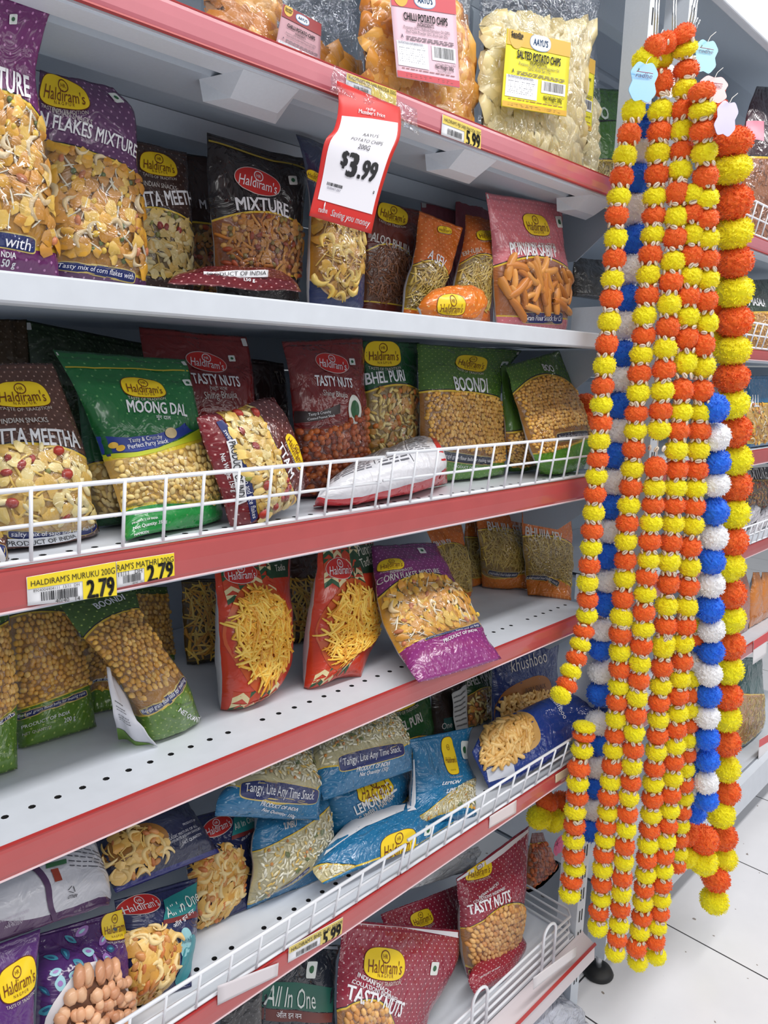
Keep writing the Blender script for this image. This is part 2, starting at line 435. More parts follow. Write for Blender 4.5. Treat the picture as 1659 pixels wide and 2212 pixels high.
def pieces(S, kind, lo, hi, u0=0.03, u1=0.97, off=0.0003, seed=1, inside=None, cap=1500, shade=1.0):
    """one heap of printed or packed snack pieces over part of a surface; lo(u), hi(u) give its lower and upper edge"""
    rg = random.Random(seed); sp, mix = SN[kind]
    mb = MB(); cols = []; allv = []; n0 = 0
    nx = max(1, int(S.W / sp)); ny = max(1, int(S.H / sp * (1.12 if kind in ('boondi', 'nuts', 'shing') else 1))); spots = []
    for j in range(ny + 1):
        for i in range(nx + 1):
            jt = .3 if kind in ('boondi', 'nuts', 'shing') else .35; u = (i + 0.5 * (j % 2) + rg.uniform(-jt, jt)) / nx; v = (j + rg.uniform(-jt, jt)) / ny
            if u < u0 or u > u1: continue
            if v < lo(u) + .004 or v > hi(u) - .004: continue
            if inside and not inside(u, v): continue
            spots.append((u, v))
    rg.shuffle(spots)
    wts = [m_[0] for m_ in mix]
    for u, v in spots[:cap]:
        _, sh, L, w, h, bend, cl = rg.choices(mix, wts)[0]
        V, F = {'d': DOME, 'r': ROD, 'c': ROD, 's': SEED, 'f': FLAKE}[sh]
        t = rg.uniform(0, 6.283); c, s_ = math.cos(t), math.sin(t); m_ = .40 * L if sh in 'rcs' else .5 * L
        ve, ue = m_ * abs(s_) / S.H, m_ * abs(c) / S.W
        if L > .007 and (v + ve > hi(u) or v - ve < lo(u) or u + ue > .985 or u - ue < .015) and rg.random() < .9: continue
        V = V.copy(); k = rg.uniform(.9, 1.1) if sh == 'd' else rg.uniform(.8, 1.2)
        if sh in 'rcs':
            x = V[:, 0] * L * k; y = V[:, 1] * w * k + bend * L * (4 * V[:, 0] ** 2 - .5) * (1 if rg.random() < .5 else -1) * (1 if sh == 'c' else rg.uniform(-1, 1)); z = V[:, 2] * h * k
        elif sh == 'f':
            ph = rg.uniform(0, 6.3); an = np.arctan2(V[:, 1], V[:, 0]); rr = 1 + .16 * np.sin(3 * an + ph) + .1 * np.sin(5 * an + 2 * ph)
            x = V[:, 0] * L * k * rr; y = V[:, 1] * w * k * rr; z = h * (V[:, 2] + .22 * np.hypot(V[:, 0], V[:, 1]) * np.sin(2 * an + ph))
        else:
            x = V[:, 0] * L * k; y = V[:, 1] * w * k; z = V[:, 2] * h * k
        lift = rg.uniform(0, .3 if sh == 'd' else .9) * min(h, .0026)
        uu = u + (x * c - y * s_) / S.W; vv = v + (x * s_ + y * c) / S.H
        P = S.p(uu, vv, off + lift + z)
        allv.append(P); mb.f += [tuple(i + n0 for i in q) for q in F]; n0 += len(P)
        cc = np.array(lin(rg.choice(cl))); cc[:3] = np.minimum(cc[:3] * rg.uniform(.86, 1.12), 1)
        cols.append(np.tile(cc, (len(P), 1)))
    if not allv: return None
    mb.v = np.concatenate(allv).tolist(); mb.m = [0] * len(mb.f); mb.c = np.concatenate(cols)
    return mb
SNACK = attr_material('snack_pieces', 0.36)

PROF = {'stand': ([0, .06, .28, .6, .85, 1], [.45, .85, 1, .75, .22, 0]),
        'pillow': ([0, .05, .2, .5, .8, .95, 1], [0, .25, .85, 1, .85, .25, 0]),
        'flat': ([0, 1], [.1, .1])}
def row_points(rows, z):
    L, Rr = [], []
    for r in rows:
        for k, out in ((0, L), (3, Rr)):
            u, v, y = r[k:k + 3]
            if v is None: out.append(atyz(u, y, z + .001))
            elif y is None: out.append(atz(u, v, z + .001))
            else: out.append(at(u, v, y))
    return np.array(L), np.array(Rr)
def skin(rows, z, t, prof, seed, wr, nu, nv, e=.55):
    L, Rr = row_points(rows, z)
    M = (L + Rr) / 2; s = np.r_[0, np.cumsum(np.linalg.norm(np.diff(M, axis=0), axis=1))]; s /= s[-1]
    vv = np.linspace(0, 1, nv + 1); uu = np.linspace(0, 1, nu + 1)
    Lg, Rg = (herm(vv, s, L), herm(vv, s, Rr)) if len(s) > 2 else (np.outer(1 - vv, L[0]) + np.outer(vv, L[1]), np.outer(1 - vv, Rr[0]) + np.outer(vv, Rr[1]))
    B = Lg[:, None, :] + (Rg - Lg)[:, None, :] * uu[None, :, None]
    n = np.cross(np.gradient(B, axis=1), np.gradient(B, axis=0)); n /= np.linalg.norm(n, axis=2, keepdims=True) + 1e-12
    T = t * np.interp(vv, *PROF[prof])[:, None] * ((1 - np.abs(2 * uu - 1) ** 2.6) ** e)[None, :]
    D = np.zeros((nv + 1, nu + 1))
    for j in range(nv + 1):
        for i in range(nu + 1):
            q = Vector((uu[i] * 2.6 + seed * 3.1, vv[j] * 3.4, seed * 1.7))
            a = noise.noise(q) + .55 * noise.noise(q * 2.3) + .3 * (1 - 2 * abs(noise.noise(q * 4.1)))
            D[j, i] = a * wr
    return B, n, T, D
PENDING = []
class Bag:
    """a filled packet: rows of outline points from its bottom seal to its top, a thickness, printed film"""
    n = 0
    def __init__(s, label, z, rows, t=.035, prof='stand', wr=.0028, cat='snack packet', name='snack_packet', group=None, nu=26, nv=34, clear=False, back=(206, 206, 212), zmin=None):
        Bag.n += 1; s.seed = Bag.n; s.z = z
        B, n, T, D = skin(rows, z, t, prof, s.seed, wr, nu, nv)
        s.F = B + n * (T * .5 + D)[..., None]; s.K = B - n * (T * .5 - D + .0006)[..., None]
        for G, e_ in ((s.F, .0026), (s.K, .0008)): G[..., 2] = np.maximum(G[..., 2], (z if zmin is None else zmin) + e_)
        s.S = Surf(s.F); s.nu, s.nv = nu, nv
        m = (s.F[0].mean(0) + s.K[0].mean(0)) / 2
        s.o = thing(name, label, cat, m, group)
        s.zones = []; s.arch = s.base = None; s.clear = clear; s.backc = back
    def quad(s, pts):
        q = [s.S.uv(p) for p in pts]
        if len(q) == 2: q.insert(1, ((q[0][0] + q[1][0]) / 2, (q[0][1] + q[1][1]) / 2))
        c = np.polyfit([a for a, _ in q], [b for _, b in q], 2); return (c[2], c[1], c[0])
    def film(s, top, bot=None, win=(150, 100, 40), arch=None, base=None, **kw):
        if arch is not None:
            s.arch = (arch, 0, 0) if isinstance(arch, (int, float)) else (arch if isinstance(arch[0], (int, float)) else s.quad(arch))
            if base is None: base = .06
            s.base = (base, 0, 0) if isinstance(base, (int, float)) else (base if isinstance(base[0], (int, float)) else s.quad(base))
        fm = clear_film() if s.clear else film_material(top, bot or top, win, s.arch, s.base, **kw)
        bk = clear_film() if s.clear else ink(s.backc, .3)
        nu, nv = s.nu, s.nv; st = nu + 1; N = st * (nv + 1)
        mb = MB(); vs = np.concatenate([s.F.reshape(-1, 3), s.K.reshape(-1, 3)]); fs = []; mi = []
        for j in range(nv):
            for i in range(nu):
                a = j * st + i; fs.append((a, a + 1, a + st + 1, a + st)); mi.append(0)
                fs.append((N + a, N + a + st, N + a + st + 1, N + a + 1)); mi.append(1)
        for i in range(nu):
            fs.append((i, N + i, N + i + 1, i + 1)); mi.append(0)
            a = nv * st + i; fs.append((a, a + 1, N + a + 1, N + a)); mi.append(0)
        for j in range(nv):
            a = j * st; fs.append((a, a + st, N + a + st, N + a)); mi.append(0)
            a = j * st + nu; fs.append((a, N + a, N + a + st, a + st)); mi.append(0)
        mb.v = vs.tolist(); mb.f = fs; mb.m = mi
        o = mb.build('pouch', [fm, bk], s.o, smooth=True); me = o.data
        g = np.stack(np.meshgrid(np.linspace(0, 1, nu + 1), np.linspace(0, 1, nv + 1)), -1).reshape(-1, 2); g = np.concatenate([g, g])
        li = np.zeros(len(me.loops), int); me.loops.foreach_get('vertex_index', li)
        for nm, sc in (('UVMap', (1, 1)), ('Metric', (s.S.W, s.S.H))):
            l = me.uv_layers.new(name=nm); l.data.foreach_set('uv', (g[li] * np.array(sc)).ravel().astype(np.float32))
        s.pouch = o; return s
    def av(s, u): return s.arch[0] + u * (s.arch[1] + u * s.arch[2])
    def bv(s, u): return s.base[0] + u * (s.base[1] + u * s.base[2])
    def fill(s, kind, **kw):
        PENDING.append((s, kind, kw)); return s
    def window(s):
        nu, nv = 24, 22; us = np.linspace(.02, .98, nu + 1); V = []
        for j in range(nv + 1):
            for u in us: a, b = s.bv(u), s.av(u); V.append((u, b * 0 + a + (b - a) * (.015 + .97 * j / nv)))
        q = np.array(V); J = np.repeat(np.arange(nv + 1), nu + 1); I = np.tile(np.arange(nu + 1), nv + 1)
        off = .0016 + .0042 * np.minimum(1, np.minimum(np.minimum(I, nu - I) / 4, np.minimum(J, nv - J) / 4))
        off = off + np.array([.0011 * noise.noise(Vector((a * 7 + s.seed, b * 9, s.seed))) for a, b in V])
        mb = MB(); mb.add(s.S.p(q[:, 0], np.clip(q[:, 1], .004, .996), off), [(j * (nu + 1) + i, j * (nu + 1) + i + 1, (j + 1) * (nu + 1) + i + 1, (j + 1) * (nu + 1) + i) for j in range(nv) for i in range(nu)])
        mb.build('clear_window', clear_film(), s.o, smooth=True)
    def free(s, u, v):
        x, y = u * s.S.W, v * s.S.H
        for cx, cy, ex, hw, hh in s.zones:
            dx, dy = x - cx, y - cy; a = dx * ex[0] + dy * ex[1]; b = -dx * ex[1] + dy * ex[0]
            if abs(a) < hw and abs(b) < hh: return False
        return True
    def keep(s, p0, p1, h, m=.003):
        a, b = s.S.uv(p0), s.S.uv(p1); A = np.array([a[0] * s.S.W, a[1] * s.S.H]); B = np.array([b[0] * s.S.W, b[1] * s.S.H]); w = np.linalg.norm(B - A)
        s.zones.append(((A + B)[0] / 2, (A + B)[1] / 2, (B - A) / max(w, 1e-6), w / 2 + m, w * h / 2 + m))
    def text(s, body, p0, p1, col=WHITE, st=1.0, bold=.02, shear=0, arc=0, name='title_lettering', off=.0011):
        s.S.text(body, p0, p1, st * .92, bold, shear, off, arc).build(name, ink(col), s.o); return s
    def small(s, body, p0, p1, col=WHITE, st=1.0, **kw): return s.text(body, p0, p1, col, st, kw.pop('bold', .008), name='small_lettering', **kw)
    def blob(s, name, p0, p1, asp, col, n=2.4, off=.0007, **kw):
        s.S.blob(p0, p1, asp, n, off, **kw).build(name, ink(col), s.o, smooth=True); return s
    def band(s, name, top, bot, col, off=.0006, uvs=False, **kw):
        s.S.band(top, bot, off, uvs=uvs, **kw).build(name, ink(col), s.o, smooth=True); return s
    def logo(s, p0, p1, kind='y', asp=.62, tag_=True, sub=True):
        """the maker's badge: yellow barrel with brown lettering, or red oval with white lettering"""
        S = s.S; asp *= .82; s.keep(p0, p1, asp, .003)
        if kind == 'y':
            mb = S.blob(p0, p1, asp, 3.0, .0007, mi=0, grow=.0009, squash=.06); S.blob(p0, p1, asp, 3.0, .0009, mi=1, mb=mb, squash=.06)
            bg = mb.build('logo_badge', [ink(BROWN), ink(YEL)], s.o, smooth=True); c1 = (112, 52, 20)
        else:
            mb = S.blob(p0, p1, asp, 2.0, .0007, mi=0, grow=.0010); S.blob(p0, p1, asp, 2.0, .0009, mi=1, mb=mb)
            bg = mb.build('logo_badge', [ink((214, 200, 196)), ink(RED)], s.o, smooth=True); c1 = WHITE
        a, b = np.array(S.uv(p0)), np.array(S.uv(p1)); c = (a + b) / 2; M = np.array([S.W, S.H]); d = (b - a) * M; w = np.linalg.norm(d)
        if w < 1e-4: return s
        ex = d / w; ey = np.array([-ex[1], ex[0]])
        def at2(x, y): return tuple((c * M + ex * x * w + ey * y * w * asp) / M)
        mb = MB()
        S.text("Haldiram's", at2(-.42, -.09), at2(.42, -.09), 1.45, .012, .12, .0016, uvs=True, mb=mb)
        S.text('HR', at2(-.055, .22), at2(.055, .22), 1.2, .0, .0, .0013, uvs=True, mb=mb)
        k = 18; ring = []
        for rr in (.115, .095):
            ring += [at2(math.cos(2 * math.pi * j / k) * rr, math.sin(2 * math.pi * j / k) * rr * .95 / asp + .22) for j in range(k)]
        q = np.array(ring); mb.add(S.p(q[:, 0], q[:, 1], .0013), [(j, (j + 1) % k, k + (j + 1) % k, k + j) for j in range(k)])
        if kind == 'y': S.text('N A G P U R', at2(-.2, -.36), at2(.2, -.36), 1.1, .01, 0, .0013, uvs=True, mb=mb)
        o = mb.build('logo_lettering', ink(c1), bg)
        if kind == 'y' and tag_: S.text('TASTE OF TRADITION', at2(-.45, -.61), at2(.45, -.61), 1.0, .0, 0, .0011, arc=-.05, uvs=True).build('small_lettering', ink((206, 196, 186)), s.o)
        return s
    def ribbon(s, body, p0, p1, h=.12, col=NAVY, tc=WHITE, edge=(214, 190, 110), pad=.08, st=1.1):
        s.keep(p0, p1, h, .008)
        S = s.S; mb = S.blob(p0, p1, h, 7.0, .0008, grow=.0011, k=40); S.blob(p0, p1, h, 7.0, .0010, mi=1, mb=mb, k=40)
        rb = mb.build('ribbon', [ink(edge), ink(col)], s.o, smooth=True)
        f = lambda a, b, k: (a[0] + (b[0] - a[0]) * k, a[1] + (b[1] - a[1]) * k)
        S.text(body, f(p0, p1, pad), f(p0, p1, 1 - pad), st, .01, .18, .0024).build('ribbon_lettering', ink(tc), rb); return s
    def veg(s, p, w=9):
        S = s.S; mb = S.blob((p[0] - w, p[1]), (p[0] + w, p[1]), .9, 9, .0009, mi=0); S.blob((p[0] - w * .45, p[1]), (p[0] + w * .45, p[1]), .9, 2, .0013, mi=1, mb=mb)
        mb.build('veg_mark', [ink((226, 230, 226)), ink((40, 96, 60))], s.o); return s
    def notch(s, *ps):
        for p in ps: s.S.blob((p[0] - 5, p[1]), (p[0] + 5, p[1]), 1.5, 9, .0008).build('seal_notch', ink((206, 206, 206)), s.o)
        return s

# flat printed cards -----------------------------------------------------------
class Card:
    """a card, sticker or leaflet given by rows of edge points, a real sheet with thickness"""
    def __init__(s, name, label, cat, rows, mats, parent=None, th=.0005, group=None, nu=10, nv=14, z=0, bump=0):
        L, Rr = row_points(rows, z)
        M = (L + Rr) / 2; t = np.r_[0, np.cumsum(np.linalg.norm(np.diff(M, axis=0), axis=1))]; t /= t[-1]
        vv = np.linspace(0, 1, nv + 1); uu = np.linspace(0, 1, nu + 1)
        Lg, Rg = (herm(vv, t, L), herm(vv, t, Rr)) if len(t) > 2 else (np.outer(1 - vv, L[0]) + np.outer(vv, L[1]), np.outer(1 - vv, Rr[0]) + np.outer(vv, Rr[1]))
        F = Lg[:, None] + (Rg - Lg)[:, None] * uu[None, :, None]; S = s.S = Surf(F)
        if bump:
            for j in range(nv + 1):
                for i in range(nu + 1): F[j, i] += S.N[j, i] * bump * noise.noise(Vector((uu[i] * 3, vv[j] * 3, len(name))))
            S = s.S = Surf(F)
        K = F - S.N * th
        mb = MB(); st = nu + 1; N = st * (nv + 1); mb.v = np.concatenate([F.reshape(-1, 3), K.reshape(-1, 3)]).tolist(); fs = []
        for j in range(nv):
            for i in range(nu):
                a = j * st + i; fs += [(a, a + 1, a + st + 1, a + st), (N + a, N + a + st, N + a + st + 1, N + a + 1)]
        for i in range(nu): a = nv * st + i; fs += [(i, N + i, N + i + 1, i + 1), (a, a + 1, N + a + 1, N + a)]
        for j in range(nv): a = j * st; b = a + nu; fs += [(a, a + st, N + a + st, N + a), (b, N + b, N + b + st, b + st)]
        mb.f = fs; mb.m = [0] * len(fs)
        if parent is None: s.o = thing(name, label, cat, F.mean((0, 1)), group); s.sheet = mb.build('sheet', mats, s.o, smooth=True)
        else: s.o = s.sheet = mb.build(name, mats, parent, smooth=True)
        s.up = s.o
    text = Bag.text; small = Bag.small; band = Bag.band; blob = Bag.blob
    def lines(s, rows, u0, u1, col=(70, 70, 80), w=.012, name='small_print', seed=3):
        """rows of printed words too small to read"""
        rg = random.Random(seed); mb = MB()
        for v in rows:
            u = u0
            while u < u1 - .02:
                k = min(u1, u + rg.uniform(.03, .09)); s.S.band([(u, v + w / 2), (k, v + w / 2)], [(u, v - w / 2), (k, v - w / 2)], .0007, uvs=True, n=1, m=1, mb=mb); u = k + rg.uniform(.012, .02)
        mb.build(name, ink(col), s.o); return s
    def bars(s, u0, u1, v0, v1, name='barcode', n=22, seed=5):
        rg = random.Random(seed); mb = MB(); u = u0; d = (u1 - u0) / n
        while u < u1:
            w = d * rg.choice((.35, .35, .6, .8)); s.S.band([(u, v1), (u + w, v1)], [(u, v0), (u + w, v0)], .0008, uvs=True, n=1, m=1, mb=mb); u += w + d * rg.choice((.3, .4, .7))
        mb.build(name, ink(BLACK), s.o); return s
Bag.lines = Card.lines; Bag.bars = Card.bars

# ================================================================ the setting
def tile_material():
    m = bpy.data.materials.new('floor_tiles'); m.use_nodes = True; nt = m.node_tree; p = nt.nodes['Principled BSDF']
    tc = nt.nodes.new('ShaderNodeTexCoord'); sp = nt.nodes.new('ShaderNodeSeparateXYZ'); nt.links.new(tc.outputs['Object'], sp.inputs[0])
    x, y = X(nt, sp.outputs[0]), X(nt, sp.outputs[1]); T = 0.395
    a = ((x + (-1.700 + T * 40 + .0025)) * (1 / T)).fract() < (.004 / T)
    T2 = T * 2; b = ((y + (-.035 + T2 * 20)) * (1 / T2)).fract() < (.004 / T2)
    n = nt.nodes.new('ShaderNodeTexNoise'); n.inputs['Scale'].default_value = 7; n.inputs['Detail'].default_value = 8
    nt.links.new(tc.outputs['Object'], n.inputs[0])
    base = mixc(nt, X(nt, n.outputs[0]), lin((226, 226, 230)), lin((244, 243, 246)))
    n2 = nt.nodes.new('ShaderNodeTexNoise'); n2.inputs['Scale'].default_value = 38; n2.inputs['Detail'].default_value = 2
    nt.links.new(tc.outputs['Object'], n2.inputs[0])
    base = mixc(nt, X(nt, n2.outputs[0]) > .735, base, lin((150, 140, 134)))
    nt.links.new(mixc(nt, a.max(b), base, lin((64, 62, 64))), p.inputs['Base Color'])
    p.inputs['Roughness'].default_value = 0.28
    return m
mb = MB(); mb.box((-3, -6, -.05), (7, 3, 0)); struct(mb.build('floor', tile_material()))
mb = MB(); mb.box((-3, 2.95, 0), (7, 3.05, 3.2)); struct(mb.build('wall_back', mat('wall_paint', (226, 228, 230), .8)))

DEP = 0.42
BX0, BX1 = -0.30, 1.262          # the bay with the packets
NX0, NX1 = 1.345, 2.90           # the next bay
def deck_mesh(x0, x1, z, holes=True, y0=0.0):
    mb = MB(); th = .012; yh, s = .055 + y0, .0254
    ya, yb = yh - s / 2, yh + s / 2
    def top(xa, xb, y_a, y_b): mb.add([(xa, y_a, z), (xb, y_a, z), (xb, y_b, z), (xa, y_b, z)], [(0, 1, 2, 3)])
    n = int((x1 - x0 - .03) / s); xs = x0 + (x1 - x0 - n * s) / 2
    top(x0, x1, y0, ya); top(x0, x1, yb, DEP); top(x0, xs, ya, yb); top(xs + n * s, x1, ya, yb)
    for i in range(n):
        cx = xs + (i + .5) * s; vs = []; h = s / 2
        out = [(h, 0), (h, h), (0, h), (-h, h), (-h, 0), (-h, -h), (0, -h), (h, -h)]
        if not holes or (i * 7) % 23 == 3:
            top(cx - h, cx + h, ya, yb); continue
        r = .0037
        vs = [(cx + a, yh + b, z) for a, b in out] + [(cx + r * math.cos(k * math.pi / 4), yh + r * math.sin(k * math.pi / 4), z) for k in range(8)] + [(cx + r * math.cos(k * math.pi / 4), yh + r * math.sin(k * math.pi / 4), z - .006) for k in range(8)]
        mb.add(vs, [(k, (k + 1) % 8, 8 + (k + 1) % 8, 8 + k) for k in range(8)])
        mb.add(vs[8:], [(k, (k + 1) % 8, 8 + (k + 1) % 8, 8 + k) for k in range(8)] + [tuple(range(8, 16))], 1)
    mb.box((x0, y0, z - th), (x1, DEP, z - .0065), 2)
    mb.prism([(y0, z), (y0, z - th), (y0 + .001, z - th), (y0 + .001, z)], x0, x1)
    return mb
def shelf(label, x0, x1, zb, zt, rail='red', holes=True, under=True, group=None):
    """one gondola shelf: perforated deck, front rail, channel and clips beneath, end plates"""
    t = thing('steel_shelf', label, 'shelf', ((x0 + x1) / 2, 0, zb), group)
    zd = zt - .007
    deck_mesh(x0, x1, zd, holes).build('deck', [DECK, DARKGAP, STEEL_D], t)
    if rail == 'red':
        m = MB()
        m.prism([(-.001, zb + .001), (-.0048, zb + .0012), (-.0060, zb + .005), (-.0064, (zb + zt) / 2), (-.0060, zt - .005), (-.0052, zt - .0012), (-.001, zt - .001)], x0, x1)
        m.prism([(-.001, zt - .0012), (-.0056, zt - .0014), (-.0058, zt), (-.001, zt + .0002)], x0, x1, 1)
        m.prism([(-.001, zb + .0012), (-.0056, zb + .0014), (-.0060, zb - .0002), (-.001, zb - .0004)], x0, x1, 2)
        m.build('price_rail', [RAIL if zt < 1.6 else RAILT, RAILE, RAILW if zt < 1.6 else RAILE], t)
        m = MB(); m.prism([(0, zt - .006), (.002, zt - .006), (.002, zb - .004), (.03, zb - .004), (.03, zb - .002), (0, zb - .002)], x0, x1); m.build('front_lip', STEEL, t)
    else:
        m = MB(); m.prism([(-.004, zb + .002), (-.001, zb), (.028, zb), (.028, zb + .0015), (.001, zb + .0015), (.001, zt - .007), (.004, zt - .004), (.004, zt), (-.002, zt), (-.004, zt - .002)], x0, x1)
        m.build('front_lip', DECK, t)
    if under:
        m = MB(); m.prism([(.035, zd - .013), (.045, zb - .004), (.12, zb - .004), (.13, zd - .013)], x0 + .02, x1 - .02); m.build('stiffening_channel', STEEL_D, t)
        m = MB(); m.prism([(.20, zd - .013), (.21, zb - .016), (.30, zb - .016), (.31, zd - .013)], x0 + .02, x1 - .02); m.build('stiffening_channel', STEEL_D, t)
    m = MB()
    m.add([(x1 - .004, .03, zb), (x1 - .004, .40, zb), (x1 - .004, .40, zb - .085), (x1 - .004, .10, zb - .085), (x1 - .004, .03, zb - .03),
           (x1 - .001, .03, zb), (x1 - .001, .40, zb), (x1 - .001, .40, zb - .085), (x1 - .001, .10, zb - .085), (x1 - .001, .03, zb - .03)],
          [(0, 1, 2, 3, 4), (9, 8, 7, 6, 5)] + [(i, 5 + i, 5 + (i + 1) % 5, (i + 1) % 5) for i in range(5)])
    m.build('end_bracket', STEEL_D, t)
    return t
LV = [(1.642, 1.670), (1.398, 1.423), (1.140, 1.178), (.893, .925), (.597, .628)]
SHELF1 = shelf('grey steel shelf with red rail under the clear chip bags', BX0, BX1, *LV[0])
for xc in (.50, .845, 1.17):
    m = MB(); z = LV[0][0]
    m.add([(xc - .035, .004, z - .004), (xc + .035, .004, z - .004), (xc + .05, .06, z - .004), (xc - .05, .06, z - .004), (xc - .03, .035, z - .022), (xc + .03, .035, z - .022), (xc + .046, .06, z - .024), (xc - .046, .06, z - .024)],
          [(0, 1, 5, 4), (1, 2, 6, 5), (2, 3, 7, 6), (3, 0, 4, 7), (4, 5, 6, 7), (0, 3, 2, 1)])
    m.build('rail_clip', STEEL, SHELF1)
shelf('white lipped steel shelf without a red rail, second from top', BX0, BX1, *LV[1], rail='white', under=False)
shelf('red railed steel shelf with the yellow 2.79 price labels', BX0, BX1, *LV[2], under=False)
shelf('mostly empty perforated shelf holding the red striped packets', BX0, BX1, *LV[3], under=False)
shelf('red railed perforated shelf holding the teal packets behind a wire fence', BX0, BX1, *LV[4], under=False)
def side_plate(y0, y1, z0, z1):
    m = MB(); m.box((1.258, y0, z0), (1.2615, y1, z1)); return m
# side plates with a round hole at the bay's right end
t = thing('end_plates', 'pale steel side plates with round holes at the right end of the packet shelves', 'bracket', (1.26, .06, .7))
for zb, zt in ((1.423, 1.475), (1.18, 1.215), (.925, .975), (.63, .68)):
    side_plate(.012, .10 if zb > 1.3 else .052, zb, zt).build('side_plate', STEEL, t)
    m = MB(); m.tube([(1.2572, .034, (zb + zt) / 2), (1.2583, .034, (zb + zt) / 2)], .0055, k=14); m.build('plate_hole', DARKGAP, t)
# base unit
t = thing('base_shelf', 'pale base shelf with thin red rail at the foot of the unit', 'shelf', (.5, 0, 0))
deck_mesh(BX0, 1.266, .208, False).build('deck', [DECK, DARKGAP, STEEL_D], t)
m = MB(); m.prism([(-.004, .196), (-.03, .185), (-.032, .15), (-.028, .147), (.0, .147), (.0, .2)], BX0, 1.30); m.prism([(-.0345, .186), (-.030, .190), (-.028, .186), (-.032, .183)], BX0, 1.30, 1); m.build('price_rail', [mat('pale_rail', (214, 204, 208), .35), RAILE], t)
m = MB(); m.box((BX0, .05, .0), (1.268, .055, .147)); m.build('kick_plate', STEEL_D, t)
# back panels
for i, (a, b, l) in enumerate(((BX0 - .3, 1.30, 'grey steel back panels behind the packets'), (1.33, NX1, 'grey steel back panels of the next bay'))):
    t = thing('back_panel', l, 'panel', ((a + b) / 2, DEP, 0))
    for k in range(9):
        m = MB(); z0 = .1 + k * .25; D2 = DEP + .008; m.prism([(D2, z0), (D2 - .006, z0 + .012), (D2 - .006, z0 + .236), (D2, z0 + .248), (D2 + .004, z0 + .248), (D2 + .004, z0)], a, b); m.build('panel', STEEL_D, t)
# uprights
def upright(x, label, foot=False):
    t = thing('steel_upright', label, 'post', (x + .016, .02, 0))
    m = MB(); m.box((x, 0, .0 if not foot else .055), (x + .033, .045, 2.042 if foot else 2.5))
    for k in range(39): z = .08 + k * .05; m.box((x + .010, -.0006, z), (x + .0135, .0005, z + .026), 1); m.box((x + .0195, -.0006, z), (x + .023, .0005, z + .026), 1)
    m.build('post', [STEEL, DARKGAP], t)
    if foot:
        m = MB(); m.lathe([(.0, .012), (.007, .012), (.007, .06), (.0, .06)], (x + .016, .02, 0)); m.build('foot_screw', CHROME, t)
        m = MB(); m.lathe([(.0, 0), (.033, 0), (.035, .004), (.030, .013), (.014, .020), (.0, .021)], (x + .016, .02, 0), k=28); m.build('foot_pad', mat('black_rubber', (34, 34, 36), .5), t, smooth=True)
    return t
upright(1.27, 'pale steel upright at the end of the packet shelves, behind the leftmost garland')
upright(1.415, 'pale steel upright standing on a round black levelling foot', True)
# next bay
nl = ['highest red rail of the next bay, right of the garlands', 'second red rail of the next bay, right of the garlands', 'red railed shelf of the next bay carrying the blue packet', 'red railed shelf of the next bay behind a wire fence', 'red railed shelf of the next bay carrying the brown stick packs']
for (zb, zt), l in zip(LV, nl): shelf(l, 1.46, NX1, zb, zt, under=False)
t = thing('base_shelf', 'white base shelf of the next bay above the floor shadow', 'shelf', (2.1, 0, 0))
deck_mesh(1.45, NX1, .208, False).build('deck', [DECK, DARKGAP, STEEL_D], t)
m = MB(); m.prism([(-.004, .208), (-.02, .196), (-.02, .10), (.0, .10), (.0, .2)], 1.45, NX1); m.build('front_lip', DECK, t)
# top shelves
for a, b, l in ((BX0, 1.265, 'high grey steel shelf over the clear chip bags'), (1.345, NX1, 'high white steel shelf carrying the cartons')):
    t = thing('top_shelf', l, 'shelf', ((a + b) / 2, 0, 2.05))
    m = MB(); m.box((a, 0, 2.12), (b, DEP, 2.135)); m.build('deck', STEEL_D, t)
    m = MB(); m.box((a, -.012, 2.045), (b, .006, 2.14)); m.build('front_lip', DECK, t, bevel=.003)
    m = MB(); m.prism([(.2, 2.12), (.21, 2.06), (.24, 2.06), (.25, 2.12)], a, b); m.build('stiffening_channel', STEEL_D, t)
# cartons on the top
CARD = mat('carton_board', (196, 152, 104), .8, var=.08, bscale=18); TAPE = mat('parcel_tape', (206, 170, 120), .25)
def carton(a, b, label):
    t = thing('cardboard_carton', label, 'box', ((a[0] + b[0]) / 2, (a[1] + b[1]) / 2, a[2]))
    m = MB(); m.box(a, b); m.build('carton_body', CARD, t, bevel=.004)
    ym = (a[1] + b[1]) / 2
    m = MB(); m.box((a[0] - .0008, ym - .025, a[2] + .01), (a[0], ym + .025, b[2])); m.box((a[0], ym - .025, b[2]), (b[0], ym + .025, b[2] + .0008)); m.build('tape', TAPE, t)
    m = MB(); m.box((a[0] + .10, a[1] - .001, a[2] + .10), (a[0] + .20, a[1], a[2] + .2)); m.build('carton_label', PAPER, t)
    m = MB(); m.prism([(a[1] - .0006, a[2] + .002), (a[1] - .0006, a[2] + .012), (a[1], a[2] + .012), (a[1], a[2] + .002)], a[0], b[0]); m.build('torn_edge', TAPE, t)
carton((1.47, .0, 2.141), (2.04, .36, 2.50), 'brown cardboard carton at the edge of the high white shelf')
carton((2.06, .02, 2.141), (2.62, .38, 2.52), 'second brown cardboard carton, right of the first')

